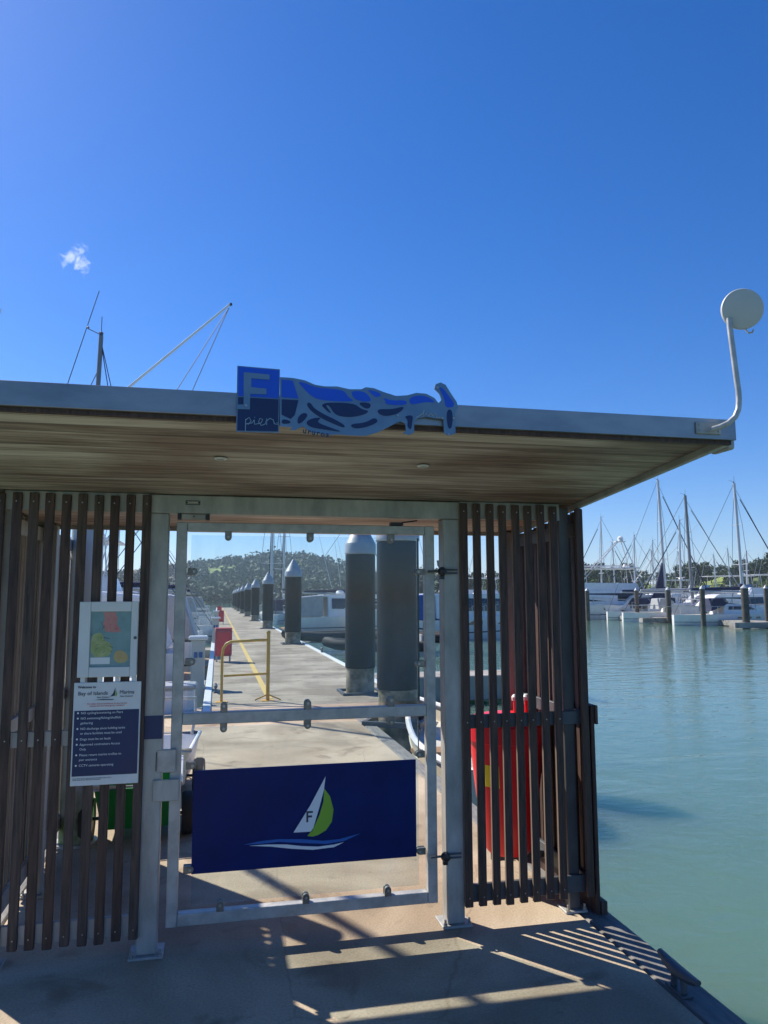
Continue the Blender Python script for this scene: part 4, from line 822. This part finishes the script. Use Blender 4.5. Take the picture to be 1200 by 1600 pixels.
# --- masts and spars standing above the roof on the left
def spar(name, a, b, r, m, label, cat, ln=None):
    T = thing(name, label, cat, a); part('pole', MB().tube([a, b], r, 8, r*.75), m, T, smooth=True)
    if ln: part('line', merge(*[MB().tube(q, .008, 4) for q in ln]), 'rig', T)
    return T
T = spar('loading_boom', (-3.3, 12.1, 4.55), (.13, 12.0, 7.839), .030, 'white', 'long pale boom slanting up over the roof left of the pier sign', 'boom', [[(.10,12,7.75),(-.95,12,5.0)],[(.10,12,7.75),(-1.3,12,5.2)]])
part('king_post', MB().tube([(-3.3,12.1,-.6), (-3.3,12.1,5.0)], .06, 8), 'mast', T, smooth=True)
part('tip_sheave', MB().lathe([(.01,-.02),(.03,-.02),(.03,.02),(.01,.02)], (.14,12.0,7.83), 12, 'y'), 'black', T)
T = spar('radio_whip', (-3.7, 12.0, 3.4), (-2.518, 12, 7.89), .011, 'rig', 'thin dark radio whip aerial leaning above the roof at far left', 'aerial')
part('aerial_base', MB().tube([(-3.7,12,-.6), (-3.7,12,3.4)], .03, 6), 'mast', T)
T = spar('short_mast', (-2.26, 10.0, -.6), (-2.133, 10.0, 6.26), .052, 'mastd', 'short grey masthead with wind gear showing above the roof at left', 'mast', [[(-2.14,10,6.2),(-1.75,10,4.6)],[(-2.14,10,6.2),(-1.85,10,4.6)],[(-2.17,10,5.6),(-2.45,10,4.9)]])
part('wind_gear', merge(MB().tube([(-2.133,10,6.26),(-2.13,10,6.62)], .007, 5), MB().tube([(-2.133,10,6.28),(-2.36,10,6.38)], .008, 5), MB().lathe([(.001,-.03),(.03,0),(.001,.03)], (-2.36,10,6.40), 8), MB().lathe([(.03,0),(.04,.06),(.01,.08)], (-2.133,10,6.26), 8)), 'rig', T)
spar('outrigger_pole', (-2.55, 5.05, 3.1), (-2.98, 3.93, 6.9), .05, 'mast', 'raised outrigger pole beyond the left end of the shelter', 'pole')
part('pole_stand', MB().tube([(-2.3,5.6,-.6), (-2.55,5.05,3.1)], .05, 8), 'mast', bpy.data.objects['outrigger_pole'])
# --- right of the pier, seen through the glass
c = motor_yacht('white cruiser with bright blue canopy between the piles seen through the glass', 9, 3.2, fly=False, cover='bluecover'); put(c, 12.8, 40.5, 172); bc = c
c = motor_yacht('white launch with a blue cover beyond the dark dinghy seen through the glass', 9.5, 3.3, 'white', fly=False, cover='bluecover'); put(c, 13.4, 35.0, 8); bd_ = c
c = copy_tree(b3); put(c, 11.5, 50, 0); c['label'] = 'white boat between the third and fourth piles of the pier'
c = copy_tree(b5); put(c, 10.5, 62, 0); c['label'] = 'yacht whose mast rises behind the fourth pile of the pier'; c.location.x = 11.2
c = copy_tree(b3); put(c, 16, 74, 5); c['label'] = 'small distant white boat right of the receding piles'
c = copy_tree(bc); put(c, 23, 66, 182); c['label'] = 'distant boat with blue canopy right of the piles'
c = copy_tree(b5); put(c, 19, 88, 2); c['label'] = 'distant yacht seen right of the piles through the glass'
c = copy_tree(b3); put(c, 27, 84, 170); c['label'] = 'distant white boat seen between gate and right slats'
c = copy_tree(b4); put(c, 25.5, 71, 178); c['label'] = 'white launch with flybridge seen between the right-hand slats'
y1_ = sail_yacht('yacht tied along the pier whose pale mast stands over the fourth pile', 10, 2.9, 12.5, .13); put(y1_, 4.72, 64, 90)
c = copy_tree(y1_); put(c, 6.9, 77, 90); c['label'] = 'second yacht along the pier with mast between third and fourth piles'
c = copy_tree(b3); put(c, 9.3, 44, 2); c['label'] = 'white cabin boat just right of the fourth pile'
# dark inflatable dinghy with outboards near the pier
dg = thing('inflatable_dinghy', 'black inflatable dinghies with tilted outboard by the third pile', 'dinghy', (6.0, 24.5, WZ), R(170))
tb = MB(); ring = [(-1.7,-.75,.35),(.8,-.75,.35),(1.6,-.45,.42),(1.95,0,.5),(1.6,.45,.42),(.8,.75,.35),(-1.7,.75,.35)]
tb.tube(ring, .19, 12); part('tube', tb, 'rubber', dg, local=True, smooth=True)
part('floor_board', MB().box(-1.6, 1.2, -.55, .55, .12, .18), 'grey', dg, local=True); part('transom', MB().box(-1.66, -1.6, -.52, .52, .14, .75), 'grey', dg, local=True)
om = part('outboard', merge(MB().box(-2.15, -1.72, -.17, .17, .75, 1.25)), 'black', dg, local=True, bevel=.06, seg=3)
part('outboard_leg', MB().box(-1.95, -1.8, -.06, .06, -.1, .749), 'black', om, local=True, bevel=.02)
part('outboard_tiller', MB().tube([(-1.75,0,.95),(-1.1,.1,1.05)], .03, 6), 'black', om, local=True)
for x, y, a, l in ((7.6, 26.0, 150, 'second black inflatable dinghy beyond the third pile'), (4.5, 27.2, 200, 'third black inflatable dinghy tucked behind the third pile')):
    c = copy_tree(dg); c.location = (x, y, WZ+.25); c.rotation_euler = (0, 0, R(a)); c['label'] = l
# --- far right berths
def mast_at(px, top_y, Y):
    d = dir_px(px, top_y); k = (Y+3.7)/d.y; return Vector((0,-3.7,1.6))+d*k
w1 = put(motor_yacht('large white game launch with tall tuna tower in the far berths', 14, 4.6, fly=True, tower=True, name='fishing_boat'), 36.6, 65.0, 165)
w1.scale = (1.1, 1.1, 1.2)
w2 = put(motor_yacht('long black hulled launch behind the far berth piles', 15, 4.4, 'darkhull', fly=False), 46, 68, 150)
w3 = put(sail_yacht('white sloop with tall pale mast and hung navy sail in the far berths', 10.5, 3.3, 13.4, .15, sailup=True), 43.6, 60.5, -6)
w4 = put(sail_yacht('white sloop with twin portholes and furled dark sails in front of the green slope', 11.5, 3.4, 11.2, .15, mastm='mastd', cover='grey'), 45.0, 55.5, -8)
w5 = put(sail_yacht('white yacht under the right-hand mast of the far berths', 10.5, 3.3, 11.0, .13), 44.2, 47.0, -4)
w6 = put(motor_yacht('white flybridge cruiser behind the sloops at right', 12, 4, fly=True), 60, 66.5, 155)
w7 = put(motor_yacht('small white launch at the right edge of the photo', 9, 3.2, fly=False), 46.5, 44.2, 160)
w8 = put(sail_yacht('distant yacht with slim mast beside the shelter corner', 11, 3.4, 12.2, .10), 42.4, 83.0, 170)
w9 = put(sail_yacht('small distant yacht with short mast right of the launch', 9.5, 3.2, 9.6, .10), 47.3, 79.0, 170)
# masts: stand each yacht where its mast belongs
for o, px, ty, Y, L_ in ((w3, 1040, 742, 60.5, 10.5), (w4, 1082, 777, 55.5, 11.5), (w5, 1161, 767, 47.0, 10.5), (w8, 940, 770, 83., 11), (w9, 992, 820, 79., 9.5)):
    P = mast_at(px, 930, Y); a = o.rotation_euler.z; mx = L_*.06
    o.location = (P.x-mx*cos(a), Y-mx*sin(a), WZ)
c = copy_tree(w9); c.location = (w4.location.x+3.2, 60, WZ); c['label'] = 'second slimmer mast standing just right of the grey mast'; c.scale = (1, 1, .98)
for k, (x, y, s) in enumerate([(57, 86, 1), (66, 80, .9), (74, 76, .8), (50, 92, .8), (63, 60, .85), (33, 96, .9)]):
    c = copy_tree([w9, w7, w9, w7, w7, w9][k]); c.location = (x, y, WZ); c.scale = (s,)*3
    c['label'] = ['thin masted boat far behind the black hulled launch', 'white launch far behind the sloops', 'thin masted boat far behind the flybridge cruiser', 'white launch far beyond the game launch', 'white launch behind the right-hand yacht', 'thin masted boat glimpsed through the right slats'][k]
for k, (px, Y, pr, rz, l) in enumerate([(1012, 62, 'w7', 165, 'low white launch between the berth piles left of the navy sail'), (1062, 70, 'w7', 20, 'white launch with raised cabin right of the navy sail'), (1122, 61, 'w6', 160, 'white flybridge boat under the green slope'), (1140, 52, 'w7', 172, 'small white cruiser left of the right-hand mast'), (1190, 56, 'w6', 168, 'white flybridge boat at the right edge behind the mast'), (985, 72, 'w7', 10, 'white cabin cruiser just right of the game launch'), (1035, 78, 'w6', 170, 'tall white cruiser far behind the navy sail')]):
    P = mast_at(px, 930, Y); c = copy_tree({'w6': w6, 'w7': w7}[pr]); c.location = (P.x, Y, WZ); c.rotation_euler = (0, 0, R(rz)); c['label'] = l
for k, (px, ty, Y) in enumerate([(962, 846, 90), (1022, 858, 96), (1066, 862, 92), (1120, 866, 88), (1143, 856, 90), (1182, 860, 70)]):
    P = mast_at(px, ty, Y); c = copy_tree(w9); hgt = P.z-WZ; sc = hgt/9.6; base = mast_at(px, 930, Y)
    c.scale = (1, 1, sc*.98); c.location = (base.x-.06*9.5, Y, WZ); c.rotation_euler = (0, 0, R([5, -10, 12, -4, 8, 170, 3, 175, -6, 9][k])); c['label'] = 'far off slim masted yacht seen low against the trees'; c['group'] = 'far off yachts against the trees'
# cream tender lying beyond the right screen
td = thing('cream_tender', 'cream open tender moored beside the platform behind the right slats', 'dinghy', (2.72, 4.75, WZ), R(90))
h, d, s = hull_mb(3.2, 1.3, .55, .75, full=2.2, draft=.2)
part('hull', h, 'cream', td, local=True, smooth=True); part('gunwale', MB().tube([h.v[i*9]+Vector((0,0,.01)) for i in range(15)]+[h.v[i*9+8]+Vector((0,0,.01)) for i in range(14,-1,-1)], .035, 8, closed=True), 'white', td, local=True, smooth=True)
part('inner_deck', MB().add([v+Vector((0,0,-.16)) for v in d.v], d.f), 'beige', td, local=True); part('thwart', MB().box(-.3, 0, -.55, .55, .42, .46), 'teak', td, local=True)

# ================================================================== THINGS ON THE DECK
# yellow handrail
HR = thing('yellow_handrail', 'yellow tube handrail standing at the start of the pier deck', 'handrail', (.44, 8.4, 0))
ry = 8.4
part('end_post', MB().tube([(.80, ry, .012), (.80, ry, 1.04)], .029, 12), 'yellow', HR, smooth=True)
part('curved_post', MB().tube([(.09, ry, .012), (.09, ry, .72), (.105, ry, .82), (.15, ry, .89), (.22, ry, .925), (.775, ry, .945)], .022, 12), 'yellow', HR, smooth=True)
part('mid_rail', MB().tube([(.12, ry, .40), (.775, ry, .42)], .018, 10), 'yellow', HR, smooth=True)
part('post_cap', MB().lathe([(.033,0),(.033,.03),(.02,.045),(.001,.047)], (.80, ry, 1.042), 12), 'yellow', HR, smooth=True)
part('foot_plate', merge(MB().box(.70, .90, ry-.10, ry+.10, .0045, .0115), MB().box(0, .18, ry-.09, ry+.09, .0045, .0115)), 'yellow', HR)
part('brace', merge(MB().tube([(.80, ry, .10), (.60, ry-.02, .02)], .012, 6), MB().tube([(.80, ry, .10), (1.0, ry-.05, .02)], .012, 6)), 'yellow', HR)
# red hose cabinets
rc = thing('hose_cabinet', 'faded red fire hose cabinet on the left edge of the pier behind the handrail', 'hose cabinet', (.17, 16.0, .004), 0, 'red hose cabinets')
part('cabinet_body', MB().box(-.25, .25, -.2, .2, .18, 1.02), 'redp', rc, local=True, bevel=.05, seg=3)
part('cabinet_door', MB().box(-.20, .20, -.215, -.2005, .25, .92), 'red', rc, local=True, bevel=.02)
part('cabinet_lid', MB().box(-.26, .26, -.22, .21, 1.021, 1.06), 'redp', rc, local=True, bevel=.02); part('leg', MB().box(-.22, -.17, -.05, .05, 0, .179), 'galv', rc, local=True); part('leg', MB().box(.17, .22, -.05, .05, 0, .179), 'galv', rc, local=True)
rc.scale = (.84, .9, .80)
c = copy_tree(rc); c.location = (.2, 44, .004); c['label'] = 'smaller distant red hose cabinet farther along the pier'
c = copy_tree(rc); c.location = (.2, 72, .004); c['label'] = 'tiny farthest red hose cabinet on the pier'
# service pedestal
pd_ = thing('service_pedestal', 'pale beige power pedestal left of the yellow handrail', 'pedestal', (-.32, 10.3, 0), 0, 'service pedestals')
part('pedestal_body', MB().box(-.12, .12, -.10, .10, -.3, .86), 'beige', pd_, local=True, bevel=.015); part('pedestal_cap', MB().box(-.17, .17, -.15, .15, .861, .93), 'whitep', pd_, local=True, bevel=.02)
part('socket', merge(MB().box(-.07, -.01, -.125, -.1005, .55, .65), MB().box(.02, .08, -.125, -.1005, .55, .65)), 'bluecover', pd_, local=True, bevel=.005)
for y, l in ((24, 'power pedestal beyond the nearest red cabinet'), (38, 'distant power pedestal on the left pier edge')):
    c = copy_tree(pd_); c.location = (-.05, y, .004); c['label'] = l
structure(part('finger_pontoon', MB().box(-9.5, -.2, 11.3, 12.2, -.5, -.05), 'kerb')); structure(part('finger_pontoon', MB().box(-9.5, -.2, 21.3, 22.1, -.5, -.05), 'kerb'))
structure(part('finger_pontoon', MB().box(-4.5, -.2, 7.32, 8.4, -.5, -.06), 'kerb'))
# dock box
db = thing('dock_box', 'white dock locker with blue-grey lid left of the handrail', 'dock box', (-.62, 7.85, -.05))
part('box_body', MB().box(-.95, -.30, 7.6, 8.1, -.05, .30), 'whitep', db, bevel=.02); part('box_lid', MB().box(-.98, -.27, 7.57, 8.13, .301, .36), 'grey', db, bevel=.02)
# pale post with algae
PP = thing('pale_post', 'pale post with green algae at its foot behind the left slats', 'post', (-.885, 1.78, 0))
part('post_shaft', MB().lathe([(.105,0),(.105,2.12)], (-.885,1.78,.013), 24), 'alg', PP, smooth=True); part('post_flange', MB().lathe([(.14,0),(.14,.012)], (-.885,1.78,0), 24), 'galv', PP)
# dock carts
def cart(label, tub, rim, loc, rz, tip=0):
    T = thing('dock_cart', label, 'dock cart', loc, rz, 'marina dock carts')
    o = MB(); a, b = .42, .27; z0, z1 = .09, .37
    top = [(-a,-b),(a,-b),(a,b),(-a,b)]; bot = [(-a*.8,-b*.82),(a*.8,-b*.82),(a*.8,b*.82),(-a*.8,b*.82)]
    vs = [(x,y,z0) for x,y in bot]+[(x,y,z1) for x,y in top]+[(x*.94,y*.9,z1) for x,y in top]+[(x*.86,y*.86,z0+.03) for x,y in bot]
    fs = [(3,2,1,0)]+[(i,(i+1)%4,4+(i+1)%4,4+i) for i in range(4)]+[(4+i,4+(i+1)%4,8+(i+1)%4,8+i) for i in range(4)]+[(8+i,8+(i+1)%4,12+(i+1)%4,12+i) for i in range(4)]+[(12,13,14,15)]
    part('tub', o.add(vs, fs), tub, T, local=True, bevel=.015, seg=2)
    part('rim', MB().tube([(-a,-b,z1+.01),(a,-b,z1+.01),(a,b,z1+.01),(-a,b,z1+.01)], .02, 8, closed=True), rim, T, local=True, smooth=True)
    for sy in (-1, 1):
        w_ = part('wheel', MB().lathe([(.05,-.03),(.13,-.042),(.14,-.02),(.14,.02),(.13,.042),(.05,.03)], (.22, sy*.325, .14), 24, 'y'), 'rubber', T, local=True, smooth=True)
        part('wheel_rim', MB().lathe([(.001,-.036),(.08,-.034),(.08,.034),(.001,.036)], (.22, sy*.325, .14), 18, 'y'), 'grey', w_, local=True)
    part('axle', MB().tube([(.22,-.33,.14),(.22,.33,.14)], .012, 6), 'rig', T, local=True)
    part('handle', MB().tube([(-.40,-.2,.36),(-.46,-.22,.52),(-.49,-.22,.68),(-.49,.22,.68),(-.46,.22,.52),(-.40,.2,.36)], .014, 8), 'galv', T, local=True, smooth=True)
    part('stand', MB().tube([(-.28,-.18,.10),(-.34,-.18,.02),(-.34,.18,.02),(-.28,.18,.10)], .014, 6), 'galv', T, local=True, smooth=True)
    return T
cart('green tub dock cart with white rim standing behind the left slats', 'green', 'whitep', (-.50, 2.02, 0), R(-88))
cart('white tub dock cart with black wheels behind the gate hinge', 'whitep', 'whitep', (-.43, 3.15, 0), R(-94))
# red bin hung on the inside of the right-hand screen
cx, cy = 1.652, .50
RB = thing('red_bin', 'large tapered red plastic bin with yellow label behind the right slats', 'bin', (cx, cy, .1))
part('bin_body', MB().lathe([(.06,.10),(.115,.105),(.135,.13),(.165,.30),(.195,.55),(.215,.76),(.20,.765),(.12,.14),(.001,.135)], (cx, cy, .06), 40), 'red', RB, smooth=True)
part('bin_rim', MB().lathe([(.216,.74),(.232,.745),(.232,.835),(.200,.836)], (cx, cy, .045), 40), 'red', RB, smooth=True)
part('lid', MB().lathe([(.231,.837),(.222,.86),(.12,.885),(.001,.89)], (cx, cy, .045), 40), 'red', RB, smooth=True)
lb = []
for k in range(9):
    a = R(-164+5*k); lb += [(cx+.1895*cos(a), cy+.1895*sin(a), .55), (cx+.2025*cos(a), cy+.2025*sin(a), .67)]
part('bin_label', MB().add(lb, [(2*i, 2*i+2, 2*i+3, 2*i+1) for i in range(8)]), 'label', RB)
for dx in (.06, .13):
    h_ = part('bin_handle', MB().tube([(cx+dx, cy, .92), (cx+dx, cy, 1.0)], .012, 10), 'red', RB, smooth=True)
    part('handle_cap', MB().lathe([(.020,0),(.022,.02),(.012,.034),(.001,.036)], (cx+dx, cy, 1.001), 12), 'whitep', h_, smooth=True)
part('hanging_bracket', merge(MB().box(1.80, 1.868, cy-.06, cy+.06, .60, .66), MB().box(1.55, 1.86, cy-.02, cy+.02, .12, .155)), 'darkmetal', RB)
# cleats
def cleat(loc, rz, label, s=1.):
    T = thing('mooring_cleat', label, 'cleat', loc, rz, 'mooring cleats'); 
    part('cleat_base', MB().box(-.075, .075, -.03, .03, 0, .012), 'rig', T, local=True, bevel=.004)
    part('cleat_leg', merge(MB().tube([(-.045,0,.012),(-.038,0,.07)], .015, 10), MB().tube([(.045,0,.012),(.038,0,.07)], .015, 10)), 'rig', T, local=True, smooth=True)
    pts = [(-.165+.33*k/12, 0, .078+.018*abs((k-6)/6)**2) for k in range(13)]
    hb = MB(); 
    vs = []; fs = []; n_ = 10
    for k, q in enumerate(pts):
        f = abs((k-6)/6); r_ = .030*(1-.5*f**2)
        for j in range(n_): a = 2*pi*j/n_; vs.append((q[0], r_*cos(a), q[2]+r_*.8*sin(a)))
    for k in range(12):
        for j in range(n_): fs.append((k*n_+j, k*n_+(j+1) % n_, (k+1)*n_+(j+1) % n_, (k+1)*n_+j))
    fs += [tuple(reversed(range(n_))), tuple(12*n_+j for j in range(n_))]
    part('cleat_horn', hb.add(vs, fs), 'rig', T, local=True, smooth=True); T.scale = (s, s*1.1, s*1.2)
    return T
cleat((1.878, -.775, -.004), R(88), 'dark horned cleat on the platform edge at the lower right of the photo', .84)
cleat((2.99, 18.2, .036), R(90), 'small cleat on the white pier edge near the second pile', 1.1)
cleat((.0, 9.6, .005), R(90), 'small cleat beside the yellow handrail', 1.1)
for o in list(bpy.data.objects):
    if o.type == 'MESH' and o.name.startswith('mooring_cleat'): pass
# drop unused prototypes' tags: nothing left over

# ================================================================== AIR
hm = bpy.data.materials.new('haze_air'); hm.use_nodes = True; n = hm.node_tree; n.nodes.clear()
o_ = n.nodes.new('ShaderNodeOutputMaterial'); pv = n.nodes.new('ShaderNodeVolumePrincipled'); pv.inputs['Color'].default_value = (.72, .84, 1, 1); pv.inputs['Density'].default_value = .0003; pv.inputs['Anisotropy'].default_value = .2
n.links.new(pv.outputs[0], o_.inputs['Volume']); MT['haze'] = hm
tag(part('haze', MB().box(-1600, 1600, -400, 1900, WZ-14, 62), 'haze'), 'faint blue haze over the harbour and far hills', 'haze', kind='stuff')
